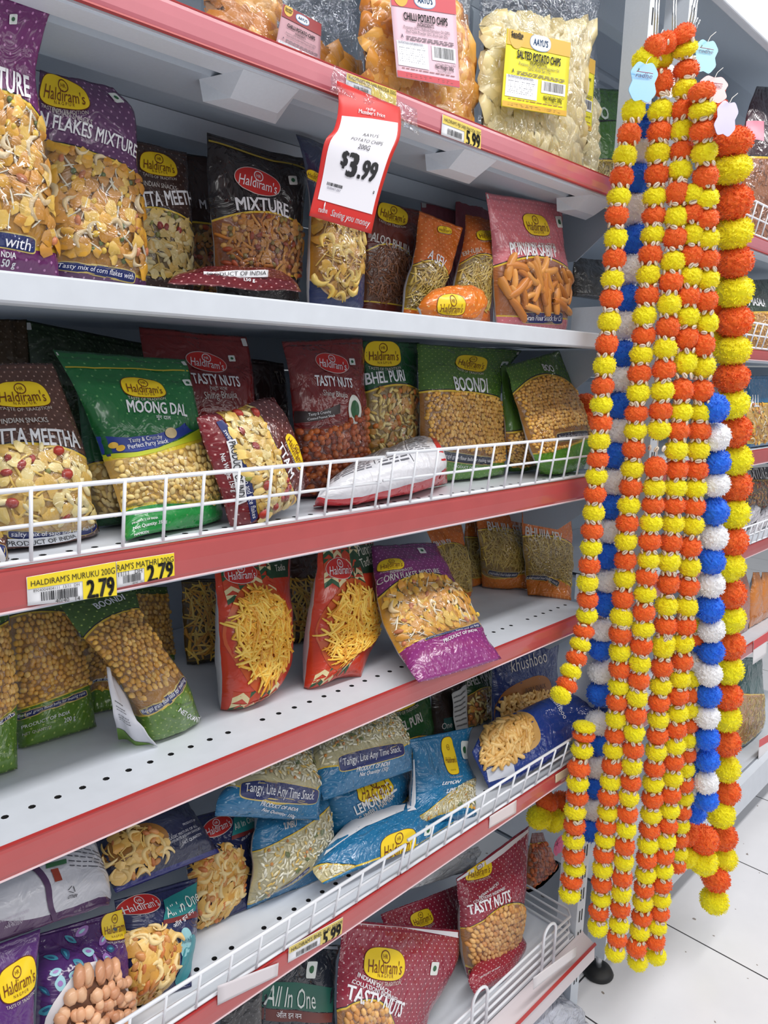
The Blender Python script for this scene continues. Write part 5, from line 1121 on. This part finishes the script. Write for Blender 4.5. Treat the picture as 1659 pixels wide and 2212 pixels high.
b = nut_bag('dark red nut packet with white lettering, its top corner highest', [(1008, None, .085, 1092, None, .08), (1000, 2060, .085, 1112, 2020, .08), (994, 1985, .09, 1128, 1935, .085), (988, 1935, .10, 1138, 1860, .10), (984, 1898, .115, 1143, 1782, .115)], [(994, 2006), (1060, 1978), (1126, 1956)], ((1006, 1892), (1062, 1872)), ((1010, 1966), (1102, 1934)), base=[(1006, 2088), (1108, 2058)], strip=([(982, 1894), (1060, 1850), (1142, 1782)], [(984, 1906), (1062, 1862), (1142, 1796)]))
b.ribbon('Spiced coated peanuts', (1014, 2104), (1090, 2076), .14, col=(30, 30, 60))
b = Bag('brown nut packet at the far right end of the base shelf', Z, [(1118, None, .15, 1202, None, .15), (1124, 1930, .155, 1198, 1910, .155), (1140, 1850, .165, 1186, 1840, .165), (1148, 1800, .175, 1172, 1798, .175)], t=.05)
b.film((100, 40, 40), (120, 36, 50), (150, 90, 56), .86, .33, dots=(190, 150, 150)).fill('shing').ribbon('Spiced', (1144, 1968), (1192, 1944), .3, col=(34, 36, 76))
b = Bag('crumpled clear silver wrapper behind the nut packets', Z, [(870, 1925, .17, 1000, 1885, .17), (890, 1890, .18, 1036, 1850, .18), (960, 1850, .2, 1030, 1832, .2)], t=.04, prof='pillow', wr=.012, name='plastic_wrapper', cat='wrapper'); b.film((190, 192, 196), rough=.12, wrinkle=.9)
b = Bag('small dark red packet fallen behind the looped wire fence', Z, [(1024, 2150, .03, 1090, 2118, .03), (1012, 2110, .05, 1135, 2050, .05), (1030, 2080, .07, 1128, 2020, .07)], t=.03, prof='pillow'); b.film((150, 36, 54), dots=(226, 190, 196)).small('PRODUCT OF INDIA', (1036, 2112), (1080, 2088), WHITE, 1.1, bold=.015)
b = Bag('clear plastic bag lying on the floor under the base shelf', .002, [(1120, 2350, -.06, 1262, 2280, -.06), (1130, 2270, -.03, 1262, 2230, -.035), (1145, 2190, .0, 1250, 2185, -.005), (1180, 2150, .02, 1216, 2146, .015)], t=.06, prof='pillow', wr=.012, name='plastic_bag', cat='bag'); b.film((196, 200, 214), rough=.15, wrinkle=.8)

# ---------------- next bay
def far_bag(label, z, rows, top, win, arch, kind, t=.04, txt=None):
    b = Bag(label, z, rows, t=t, wr=.004); b.film(top, top, win, arch, .06)
    if kind: b.fill(kind, cap=260)
    if txt: b.text(*txt)
    return b
far_bag('tall dark bag with pink print, right picture edge on the next bay', 1.665, [(1606, None, .05, 1720, None, .05), (1604, 330, .05, 1712, 340, .05), (1612, 250, .065, 1700, 250, .065), (1636, 186, .08, 1680, 190, .08)], (64, 36, 44), (176, 110, 66), .55, 'bhujia').band('pink_panel', [(1612, 262), (1650, 262)], [(1610, 300), (1650, 305)], (196, 70, 110))
far_bag('packet with white lettering on the next bay, beside the big yellow balls', 1.418, [(1616, None, .06, 1710, None, .06), (1614, 670, .06, 1706, 670, .06), (1618, 606, .08, 1700, 600, .08)], (40, 60, 44), (206, 150, 70), .55, 'boondi', txt=('MASALA', (1618, 652), (1652, 655), WHITE, 1.5, .02))
far_bag('blue packet of golden snacks on the next bay, level with the big balls', 1.172, [(1612, None, .05, 1720, None, .05), (1612, 900, .05, 1716, 900, .05), (1616, 812, .07, 1710, 810, .07)], (30, 96, 140), (206, 160, 66), .6, 'flakes', txt=('ALL', (1620, 866), (1640, 866), WHITE, 1.6, .02))
far_bag('dark packet of brown mixture on the next bay, above the silver sweets', .918, [(1604, None, .16, 1720, None, .16), (1604, 1080, .16, 1716, 1080, .16), (1606, 1012, .18, 1710, 1005, .18)], (58, 40, 36), (110, 76, 40), .7, 'mixture', txt=('MIXTURE', (1612, 1025), (1656, 1022), GREYT, 1.4, .02))
for k, (x0, y0, x1, y1) in enumerate(((1606, 1120, 1640, 1100), (1632, 1128, 1672, 1104), (1604, 1150, 1646, 1134))):
    b = Bag(['silver wrapped sweet bag behind the next bay fence, topmost', 'silver wrapped sweet bag behind the next bay fence, rightmost', 'silver wrapped sweet bag behind the next bay fence, lowest'][k], .918, [(x0, y0 + 22, .05, x1, y1 + 22, .05), (x0, y0, .07, x1, y1, .07), (x0 + 6, y0 - 8, .09, x1 - 6, y1 - 8, .09)], t=.03, prof='pillow', wr=.008, name='sweet_bag', cat='sweet bag'); b.film((196, 192, 198), rough=.15, wrinkle=.9)
for k, u in enumerate((1604, 1632, 1652)):
    b = Bag(['orange brown stick pack on the next bay, leftmost of three', 'orange brown stick pack on the next bay, middle of three', 'orange brown stick pack on the next bay, rightmost of three'][k], .621, [(u - 14, None, .05, u + 12, None, .05), (u - 13, 1300, .05, u + 13, 1300, .05), (u - 6, 1236, .06, u + 8, 1236, .06)], t=.028, prof='pillow', name='stick_pack', cat='stick pack'); b.film((206, 128, 60) if k else (170, 110, 96), rough=.2)
far_bag('teal topped bag of golden snacks standing on the next bay base shelf', .209, [(1586, None, .06, 1646, None, .06), (1590, 1500, .06, 1648, 1500, .06), (1594, 1420, .08, 1646, 1420, .08)], (30, 80, 80), (190, 130, 50), .6, 'sev')
# carton of the lowest far shelf tags
def rail_card(label, q, cols, y=-.0072, cat='price label', name='price_label'):
    (tl, tr, br, bl) = q; return Card(name, label, cat, [(bl[0], bl[1], y, br[0], br[1], y), (tl[0], tl[1], y - .0006, tr[0], tr[1], y - .0006)], [ink(cols, .45)], th=.0004, nu=8, nv=6)
def yellow_label(label, q, head, price, small=None, x0=.04, px=.52, col=(244, 218, 40)):
    c = rail_card(label, q, (236, 236, 240)); o = c.sheet
    c.S.band([(0, 1), (1, 1)], [(0, .58), (1, .58)], .0005, uvs=True).build('yellow_field', ink(col, .45), c.o); c.S.band([(px - .04, .58), (1, .58)], [(px - .04, 0), (1, 0)], .0005, uvs=True).build('yellow_field', ink(col, .45), c.o)
    T = lambda s, a, b, st, bold: c.S.text(s, a, b, st, bold, 0, .001, uvs=True).build('label_lettering', ink((40, 38, 30), .5), c.o)
    T(head, (x0, .76), (.98, .76), 1.3, .0)
    if price: T(price, (px, .30), (.97, .30), 1.5, .05)
    c.bars(x0 + .1, px - .1, .12, .42)
    if small: T(small[0], (x0 + .02, .5), (px - .08, .5), 1.1, 0); T(small[1], (x0 + .25, .06), (px - .08, .06), 1.1, .0)
    return c
yellow_label('yellow 2.79 price label, left one of two, Muruku', ((57, 1247), (250, 1213), (253, 1286), (60, 1309)), "HALDIRAM'S MURUKU 200G", '2.79', ('8904004404111  13/11  DH', '40/40   14'), px=.64)
yellow_label('yellow 2.79 price label, right one of two, Mathri', ((251, 1213), (376, 1194), (377, 1243), (253, 1270)), "RAM'S MATHRI 200G", '2.79', ('11/11   DH', '40/40   16'), x0=.0, px=.5)
yellow_label('yellow price strip above the hanging price card', ((748, 157), (856, 196), (856, 232), (748, 192)), "HALDIRAM'S PJB SABJI PAKODA 350G", None, col=(232, 206, 90))
yellow_label('yellow 5.99 price label below the chip bags', ((956, 247), (1039, 281), (1038, 322), (953, 291)), "HALDIRAM'S PJB SABJI PAKODA 350G", '5.99', col=(236, 210, 100), px=.6)
yellow_label('faded yellow 5.99 price label on the rail below the teal packets', ((624, 2046), (741, 1981), (738, 2016), (622, 2080)), "HALDIRAM'S BHEL PURI 350GM", '5.99', col=(222, 200, 110), px=.62)
rail_card('blank white sticker on the lower rail, left of the faded price label', ((470, 2130), (602, 2080), (600, 2108), (470, 2172)), (222, 214, 218))
rail_card('blank white sticker on the lower rail, near the middle', ((1058, 1764), (1116, 1728), (1115, 1756), (1056, 1790)), (226, 214, 214))
rail_card('cream sticker at the right end of the lower rail', ((1200, 1674), (1231, 1655), (1231, 1672), (1200, 1692)), (214, 196, 170))
rail_card('white torn sticker on the base shelf rail', ((1152, 2112), (1246, 2044), (1244, 2066), (1152, 2138)), (226, 220, 222), y=-.036)
for k, (x0, y0, x1, y1, z0) in enumerate(((1628, 1402, 1659, 1382, 34), (1640, 1616, 1680, 1592, 26))):
    c = rail_card(['red and white price tag hanging on the next bay, upper one', 'red and white price tag on the next bay, lower one'][k], ((x0, y0 - 18), (x1, y1 - 18), (x1 - 4, y1 + z0), (x0 - 2, y0 + z0)), (236, 232, 234)); c.S.band([(0, 1), (1, 1)], [(0, .62), (1, .62)], .0006, uvs=True).build('red_header', ink((214, 44, 48)), c.o)

# ---------------- hanging price card and its clear holder
c = Card('price_card', 'white member price card with red border and large black 3.99', 'price card', [(668, 466, -.035, 802, 505, -.035), (686, 388, -.040, 820, 425, -.040), (702, 306, -.048, 846, 342, -.044), (722, 278, -.044, 864, 296, -.038), (732, 222, -.024, 866, 246, -.024), (728, 174, -.018, 864, 232, -.018)], [ink((212, 48, 44), .4)], th=.0006, nu=14, nv=30)
S = c.S
S.band([(.06, .78), (.5, .79), (.94, .78)], [(.06, .115), (.94, .115)], .0005, uvs=True, n=16, m=16).build('white_field', ink((240, 238, 246), .45), c.o, smooth=True)
T = lambda s, a, b, st, bold, col=BLACK, nm='card_lettering', sh=0: S.text(s, a, b, st, bold, sh, .0012, uvs=True).build(nm, ink(col, .5), c.o)
T("AAYU'S", (.42, .615), (.66, .615), 1.05, .008); T('POTATO CHIPS', (.30, .555), (.77, .555), 1.15, .008); T('200G', (.45, .50), (.62, .50), 1.2, .008)
T('$', (.265, .39), (.37, .39), 1.15, .05); T('3', (.37, .37), (.53, .37), 1.0, .06); T('.99', (.55, .36), (.84, .36), 1.2, .05)
c.bars(.14, .38, .215, .235); T('0230040712007', (.15, .2), (.36, .2), 1.1, 0, (90, 90, 110)); T('0', (.865, .245), (.885, .245), 1.2, .05)
T("Member's Price", (.30, .845), (.72, .835), 1.5, .02, WHITE); T('radhe', (.41, .88), (.56, .876), 1.1, .0, WHITE, sh=.2)
T('radhe', (.10, .055), (.235, .06), 1.4, .03, WHITE); T('Saving you money', (.29, .05), (.93, .05), 1.2, .02, WHITE, sh=.25)
m = S.blob(c.px(.165, .092), c.px(.185, .092), 3.0, 2, .001, k=14); m.build('flame_emblem', ink(WHITE), c.o)
hold = Card('card_holder', 'clear plastic sleeve clipping the price card to the top rail', 'card holder', [(712, 196, -.022, 905, 292, -.022), (722, 140, -.017, 900, 236, -.017)], [clear_film()], th=.0006, bump=.003)

for b_ in {id(p_[0]): p_[0] for p_ in PENDING}.values(): b_.window()
for b_, kind_, kw_ in PENDING:
    lo_ = kw_.pop('lo', b_.bv); hi_ = kw_.pop('hi', b_.av); mb = pieces(b_.S, kind_, lo_, hi_, seed=b_.seed, inside=b_.free, **kw_)
    if mb: o = mb.build('snack_pieces', SNACK, b_.o, smooth=True); o['kind'] = 'stuff'

# ================================================================ garlands
def fluff_material(name, rgb):
    m = bpy.data.materials.new(name); m.use_nodes = True; nt = m.node_tree; p = nt.nodes['Principled BSDF']
    oi = nt.nodes.new('ShaderNodeObjectInfo'); tc = nt.nodes.new('ShaderNodeTexCoord'); n = nt.nodes.new('ShaderNodeTexNoise'); n.inputs['Scale'].default_value = 160
    nt.links.new(tc.outputs['Object'], n.inputs[0])
    a = lin(rgb); f = X(nt, n.outputs[0]) * .5 + X(nt, oi.outputs['Random']) * .5
    nt.links.new(mixc(nt, f, tuple(c * .93 for c in a[:3]) + (1,), tuple(min(1, c * 1.12) for c in a[:3]) + (1,)), p.inputs['Base Color'])
    p.inputs['Roughness'].default_value = .6; p.inputs['Sheen Weight'].default_value = .25; p.inputs['Specular IOR Level'].default_value = .3
    p.inputs['Subsurface Weight'].default_value = 0.0
    t = nt.nodes.new('ShaderNodeBsdfTranslucent'); mx = nt.nodes.new('ShaderNodeMixShader'); mx.inputs[0].default_value = .10
    nt.links.new(mixc(nt, f, a, a), t.inputs[0]); nt.links.new(p.outputs[0], mx.inputs[1]); nt.links.new(t.outputs[0], mx.inputs[2])
    nt.links.new(mx.outputs[0], nt.nodes['Material Output'].inputs[0])
    return m
FL = {'y': fluff_material('yellow_wool', (255, 237, 8)), 'o': fluff_material('orange_wool', (244, 104, 30)), 'b': fluff_material('blue_wool', (30, 112, 236)), 'w': fluff_material('white_wool', (252, 251, 254))}
def pompom_mesh(c, seed, n=520):
    """unit ball of cut wool: a tufted round body and many short flat fibres standing out of it"""
    rg = np.random.default_rng(seed)
    k, m = 30, 18; V = []; F = []
    for a in range(m + 1):
        th = math.pi * a / m
        for j in range(k):
            d = np.array([math.sin(th) * math.cos(2 * math.pi * j / k), math.sin(th) * math.sin(2 * math.pi * j / k), math.cos(th)])
            q = d * 4.2 + seed; r = .93 + .05 * noise.noise(Vector(q)) + rg.uniform(-.04, .04) * min(1, math.sin(th) * 3)
            V.append(d * r)
    for a in range(m):
        for j in range(k): F.append((a * k + j, (a + 1) * k + j, (a + 1) * k + (j + 1) % k, a * k + (j + 1) % k))
    V = np.array(V); o0 = len(V)
    d = rg.normal(size=(n, 3)); d /= np.linalg.norm(d, axis=1, keepdims=True)
    tip = d + rg.normal(size=(n, 3)) * .15; tip /= np.linalg.norm(tip, axis=1, keepdims=True)
    t = np.cross(d, rg.normal(size=(n, 3))); t /= np.linalg.norm(t, axis=1, keepdims=True)
    L = rg.uniform(.97, 1.07, (n, 1)); w = .034; A = d * .84; C = tip * L
    W_ = np.stack([A - t * w, A + t * w, C + t * w * .8, C - t * w * .8], 1).reshape(-1, 3)
    F += [(o0 + i * 4, o0 + i * 4 + 1, o0 + i * 4 + 2, o0 + i * 4 + 3) for i in range(n)]
    V = np.concatenate([V, W_])
    me = bpy.data.meshes.new('pompom'); me.from_pydata(V.tolist(), [], F); me.materials.append(FL[c]); me.update(); return me
PM = {c: [pompom_mesh(c, 11 * i + ord(c)) for i in range(3)] for c in 'yobw'}
BIGM = {c: [pompom_mesh(c, 7 * i + ord(c), 800) for i in range(2)] for c in 'yo'}
def shell_mesh():
    mb = MB(); k, r = 12, 7; vs, fs = [], []
    for a in range(r + 1):
        th = math.pi * a / r
        for j in range(k):
            ph = 2 * math.pi * j / k; x = math.cos(th); rr = math.sin(th) ** .8 if 0 < a < r else 0.0
            y = math.cos(ph) * rr * .68; z = math.sin(ph) * rr * (.52 if math.sin(ph) > 0 else .25)
            if abs(math.cos(ph)) < .3 and math.sin(ph) > 0: z -= .14 * rr
            vs.append((x, y, z))
    for a in range(r):
        for j in range(k): fs.append((a * k + j, a * k + (j + 1) % k, (a + 1) * k + (j + 1) % k, (a + 1) * k + j))
    mb.add(vs, fs)
    mb.add([(-.75, -.05, .40), (-.75, .05, .40), (.75, .05, .40), (.75, -.05, .40), (0, .09, .44), (0, -.09, .44)], [(0, 5, 4, 1), (5, 3, 2, 4)], 1)
    me = bpy.data.meshes.new('cowrie_shell'); me.from_pydata([tuple(v) for v in mb.v], [], mb.f)
    me.materials.append(mat('shell_cream', (228, 212, 190), .28, coat=.3)); me.materials.append(ink((120, 84, 62)))
    me.polygons.foreach_set('material_index', mb.m); me.polygons.foreach_set('use_smooth', [True] * len(mb.f)); me.update(); return me
SHELL = shell_mesh()
CORD = mat('white_cord', (226, 222, 214), .6)
RG = random.Random(12)
def garland(label, trace, Y, shells=True, size=None, big=False, group=None, first=None, hide=()):
    """one strung garland; trace: points of its string seen along real depth Y with the ball colours from top to bottom"""
    P = [at(u, v, Y if not isinstance(Y, (list, tuple)) else Y[0] + (Y[1] - Y[0]) * i / max(1, len(trace) - 1)) for i, (u, v, c) in enumerate(trace)]
    t = thing('pompom_garland', label, 'garland', P[-1], group)
    org = np.array(P[-1]); n = len(P)
    dist = np.mean([(p - CAM) @ R[:, 2] for p in P]); r = (size or 25.5) * dist / FPX / 1.04
    m = MB(); m.tube(P, .0011, k=5); m.build('string', CORD, t)
    for i, (u, v, c) in enumerate(trace):
        gaps = [np.linalg.norm(P[i] - P[j]) for j in (i - 1, i + 1) if 0 <= j < n]; g = min(gaps)
        rz = min(r * 1.02, g * .60)
        o = bpy.data.objects.new('pompom', RG.choice((BIGM if big else PM)[c])); COL.objects.link(o); o.parent = t
        o.location = tuple(P[i] - org); o.scale = (r, r, rz)
        d = Vector(P[min(i + 1, n - 1)] - P[max(i - 1, 0)]).normalized(); q = Vector((0, 0, -1)).rotation_difference(d)
        o.rotation_mode = 'QUATERNION'; from_ = Matrix.Rotation(RG.uniform(0, 6.28), 4, 'Z').to_quaternion(); o.rotation_quaternion = q @ from_
        if shells and i < n - 1 and g < .06:
            mid = (P[i] + P[i + 1]) / 2; base = math.atan2(CAM[1] - Y if not isinstance(Y, (list, tuple)) else -1, CAM[0] - mid[0])
            for k, da in enumerate((-.95, .0, .95)):
                a = base + da + RG.uniform(-.22, .22); R0 = r * .66
                pos = mid + np.array([math.cos(a) * R0, math.sin(a) * R0, RG.uniform(-.002, .002)])
                s = bpy.data.objects.new('cowrie_shell', SHELL); COL.objects.link(s); s.parent = t; s.location = tuple(pos - org)
                k_ = RG.uniform(.0056, .0070) * (r / .0225); s.scale = (k_,) * 3
                zz = Vector((math.cos(a), math.sin(a), RG.uniform(-.15, .25))).normalized(); xx = Vector((-math.sin(a), math.cos(a), RG.uniform(-2.4, 2.4))).normalized(); yy = zz.cross(xx).normalized(); xx = yy.cross(zz)
                s.rotation_mode = 'QUATERNION'; s.rotation_quaternion = Matrix((xx, yy, zz)).transposed().to_quaternion()
    return t
def tr(scale, ox, oy, s): 
    out = []
    for w in s.split():
        a, b = w.split(','); c = b[-1]; out.append((ox + float(a) / scale, oy + float(b[:-1]) / scale, c))
    return out
ZA = lambda s: tr(3.614, 1200, 0, s)
Z5 = lambda s: tr(3.614, 1200, 400, s)
Z6 = lambda s: tr(3.614, 1200, 850, s)
Z4 = lambda s: tr(2.4255, 1180, 1300, s)
s1 = ZA('610,870y 575,1055o 540,1225y 515,1385o') + Z5('495,95y 478,235o 470,415y 458,575o 445,735y 435,885o 420,1065y 400,1240o 383,1410y 368,1570o') + Z6('357,85y 355,230o 340,370y 330,515o 318,645y 308,785o 298,930y 285,1070o 278,1200y 263,1340o 250,1475y 250,1605o 245,1730y 220,1855o') + Z4('178,222y 158,295o 128,365y 108,435o 75,490y')
GG = 'orange and yellow shell garlands'
garland('leftmost upper shell garland, its end swinging left behind the navy packet', s1, -.045)
garland('shell garland below the navy packet, lowest at far left, ending in one yellow ball', Z4('200,655y 195,700o 188,775y 170,870o 165,945y 163,1020o 150,1095y 148,1170o 143,1245y 143,1320o 146,1392y 132,1460o 122,1530y'), -.035)
garland('blue and white garland between the two leftmost shell garlands', ZA('690,890b 685,1010b 670,1190w 645,1400b 620,1630w') + Z5('620,420b 595,660w 570,890b 545,1090w 530,1320b 515,1510w 500,1720b') + Z6('490,290w 465,480b 450,690w 435,880b 430,1065w 410,1270b 405,1460w 385,1640b 360,1845w') + Z4('285,245b 285,365w 280,480b 270,635w 270,740b 258,860w 250,965b 240,1080w 225,1190b'), -.022, shells=False, size=31)
garland('shell garland just right of the blue and white one at the left', ZA('700,480y 820,640o 820,870y 810,1035o 800,1200y 790,1365o 775,1540y') + Z5('770,240o 760,390y 740,545o 725,700y 715,860o 695,1020y 690,1175o 670,1325y 655,1470o 645,1620y') + Z6('630,155o 625,290y 610,435o 600,590y 588,730o 572,870y 560,1010o 550,1150y 545,1300o 540,1440y 525,1600o 520,1755y 510,1885o') + Z4('390,75y 385,165o 385,260y 383,350o 380,440y 370,522o 365,610y 362,695o 352,775y 345,857o 335,940y 325,1020o 322,1100y 315,1172o 308,1243y 300,1320o 295,1397y 290,1472o 287,1552y 275,1622o 270,1700y'), -.075)
garland('front middle shell garland with a bare stretch of white string', ZA('990,270o 1010,385y 1020,550o 1010,700y 1000,860o 990,1020y 985,1180o 970,1330y 950,1510o 940,1695y') + Z5('930,410o 915,600y 900,755o 885,930y 875,1110o 855,1275y 845,1440o 835,1605y') + Z6('820,135o 808,280y 780,580o 770,735y 762,870o 745,1010y 735,1150o 725,1300y 710,1430o 700,1560y 690,1705o 685,1835y 670,1960o') + Z4('505,140y 498,230o 490,320y 485,407o 475,500y 468,590o 460,682y 455,770o 448,855y 442,942o 432,1022y 425,1105o 417,1187y 410,1275o 405,1355y 398,1440o 393,1520y 388,1602o 380,1687y 370,1760o 360,1835y'), -.105)
garland('middle shell garland right beside the bare string', Z5('1060,70y 1060,215o 1062,380y 1055,550o 1045,715y 1030,870o 1025,1025y 1020,1190o 1010,1385y 985,1600o') + Z6('975,145y 955,290o 942,440y 945,590o 935,735y 925,870o 915,1015y 900,1160o 885,1310y 880,1480o 865,1655y 855,1805o 845,1940y') + Z4('625,128o 612,240y 605,342o 598,440y 590,525o 587,612y 582,695o 575,782y 566,868o 560,948y 555,1030o 548,1112y 540,1190o 532,1268y 525,1345o 520,1425y 512,1500o 505,1572y 500,1650o 488,1725y 472,1810o 478,1880y'), -.122)
garland('shell garland fourth from the left at the floor end, tight beside the middle one', ZA('1140,720o 1145,860y 1150,1020o 1160,1190y 1170,1380o 1175,1555y') + Z5('1175,265o 1180,420y 1180,575o 1182,740y 1170,900o 1175,1080y 1150,1245o 1155,1415y 1140,1605o') + Z6('1135,145y 1120,290o 1112,440y 1100,595o 1090,740y 1080,880o 1070,1025y 1050,1200o 1045,1350y 1035,1505o 1020,1655y 1010,1800o') + Z4('735,30y 725,125o 715,215y 710,310o 700,402y 690,490o 688,580y 680,665o 673,750y 665,833o 660,920y 650,1005o 645,1088y 635,1165o 625,1247y 617,1325o 612,1400y 605,1475o 600,1552y 592,1625o 580,1697y 570,1772o 575,1850y'), -.140)
garland('short ended shell garland, rightmost of the shell garlands and partly hidden', Z6('1085,1790y 1080,1900o') + Z4('760,400y 752,480o 742,562y 742,640o 735,718y 733,795o 725,872y 720,950o 720,1022y 708,1097o 700,1167y 695,1240o 690,1312y 680,1378o'), -.125, size=23)
garland('short rolled shell garland looped over the top of the hooks', [(1415, 100, 'o'), (1440, 92, 'o'), (1478, 74, 'o')], -.09, size=24)
garland('short yellow shell loop below the top roll, by the pale blue tags', [(1396, 134, 'y'), (1432, 125, 'y'), (1478, 106, 'y')], -.075, size=23)
garland('outer blue and white garland on the right side', Z5('1235,1740b') + Z6('1250,340w 1252,535b 1245,705w 1240,920b 1235,1120w 1215,1305b 1210,1490w 1205,1670b 1210,1840w') + Z4('855,40b 862,142w 862,258b 850,375w 848,487b 840,600w 838,712b 840,825b 835,940w 835,1032b'), -.155, shells=False, size=31)
garland('inner blue and white garland on the right side, mostly hidden', Z4('790,90w 788,200b 780,310w 775,415b 770,520w 770,640b 770,765w 768,880b 760,985w 778,1100b'), -.125, shells=False, size=28)
garland('garland of large orange and yellow balls, longest on the right', ZA('1380,1110o 1372,1320y 1385,1580o') + Z5('1390,375y 1395,600o 1395,835y 1390,1060o 1380,1290y 1370,1500o 1370,1705y') + Z6('1390,290o 1400,515y 1400,720o 1385,935y 1370,1150o 1350,1350y 1360,1560o 1355,1755y') + Z4('958,225o 952,355y 945,490o 940,605y 940,735o 938,870y 940,992o 912,1110y 925,1228o 925,1340y 888,1450o 880,1562y'), -.125, shells=False, size=36.5, big=True)
garland('second garland of orange and yellow balls, hidden behind the large one', ZA('1210,720o 1235,850o 1245,980o 1255,1100o 1262,1250y') + [(1549, 420, 'o'), (1552, 500, 'o'), (1552, 580, 'y'), (1552, 660, 'o'), (1550, 740, 'y')], -.095, shells=False, size=29, big=True)
garland('stubby orange and yellow tassel under the blue and white ends', Z4('825,1245o 820,1355y'), -.135, shells=False, size=33, big=True)
garland('small orange over yellow tassel, left of the stubby one', Z4('745,1215o 738,1330y'), -.11, shells=False, size=27, big=True)
garland('short garland behind the leftmost strand on the base shelf, in shadow', [(1180, 1730, 'o'), (1165, 1765, 'y'), (1195, 1770, 'y'), (1215, 1735, 'o')], .06, shells=False, size=29)
garland('single orange ball garland peeping out behind the leaf green packet', [(1266, 870, 'o'), (1262, 905, 'o')], .10, shells=False, size=25)
# ---- tags
def swing_tag(label, cx, cy, w, h, rot, y, col, text=True, textc=(50, 40, 90)):
    t = thing('swing_tag', label, 'tag', at(cx, cy, y)); c = math.cos(rot); s = math.sin(rot); k = 48; pts = []
    for j in range(k):
        a = 2 * math.pi * j / k; n = 5.0; x = abs(math.cos(a)) ** (2 / n) * math.copysign(1, math.cos(a)); z = abs(math.sin(a)) ** (2 / n) * math.copysign(1, math.sin(a))
        g = 1 - .10 * math.cos(2 * z * math.pi) * (abs(x) > .5); x *= g; z *= 1 - .06 * math.cos(2 * x * math.pi)
        pts.append((cx + (x * w * c - z * h * s), cy - (x * w * s + z * h * c)))
    A = [at(px, py, y - (py - cy) * .00015) for px, py in pts]; B = [p + np.array([.0, .0006, 0]) for p in A]; m = MB()
    m.add(A + B, [tuple(range(k)), tuple(range(2 * k - 1, k - 1, -1))] + [(j, k + j, k + (j + 1) % k, (j + 1) % k) for j in range(k)])
    m.build('tag_card', ink(col, .4), t)
    q = lambda x, z: (cx + (x * w * c - z * h * s), cy - (x * w * s + z * h * c))
    if text:
        V, f, asp = letters('radhe', .005, .25); m = MB(); m.add([at(*q(-.02 + v[0] * 1.35, .35 + v[1] * 1.35 * w / h), y - .0012) for v in V], f)
        m.build('tag_lettering', ink(textc), t); m = MB(); a, b_ = q(-.62, .52), q(.66, .50); m.tube([at(*a, y - .0012), at(*b_, y - .0012)], .0005); m.build('underline', ink((150, 40, 70)), t)
        m = MB(); m.add([at(*q(x, z), y - .0012) for x, z in ((-.62, .5), (-.5, .72), (-.42, .66), (-.5, .5))], [(0, 1, 2, 3)]); m.build('leaf_emblem', ink((50, 90, 60)), t)
    m = MB(); e = q(0, .92); m.tube([at(*e, y - .001), at(e[0] + 6, e[1] - 12, y + .01), at(e[0] + 18, e[1] - 22, y + .02)], .0005, k=5); m.build('string', CORD, t)
    return t
swing_tag('pale blue tag with dark script, hanging left of the garlands', 1390, 177, 27, 41, -.12, -.105, (92, 164, 212))
swing_tag('pale blue tag with dark script, right of the orange top ball', 1524, 122, 23, 34, -.15, -.11, (98, 176, 200))
swing_tag('pale pink tag right of the garland tops', 1541, 193, 28, 27, -.12, -.14, (226, 160, 160), textc=(170, 130, 140))
swing_tag('lavender tag over the large orange balls', 1569, 256, 21, 36, -.2, -.165, (170, 160, 206), False)
swing_tag('white tag behind the left pale blue tag', 1440, 175, 20, 34, -.05, -.04, (234, 226, 228), False)
# little pink flowers behind the packets of the base shelf
t = thing('pink_flower', 'pink cloth flower in shadow beside the leftmost garland end', 'flower', at(1200, 1822, .05)); c0 = at(1200, 1822, .05)
for k in range(6):
    a = k * math.pi / 3; m = MB(); d = np.array([math.cos(a), 0, math.sin(a)]); e = np.array([-math.sin(a), 0, math.cos(a)])
    ps = [c0 + d * .004] + [c0 + d * (.012 + .010 * math.cos(q)) + e * .011 * math.sin(q) + np.array([0, -.006 - .003 * math.cos(q), 0]) for q in [2 * math.pi * j / 12 for j in range(12)]]
    m.add(ps, [(0, 1 + j, 1 + (j + 1) % 12) for j in range(12)]); m.build('petal', mat('pink_cloth', (226, 120, 160), .6), t, smooth=True)
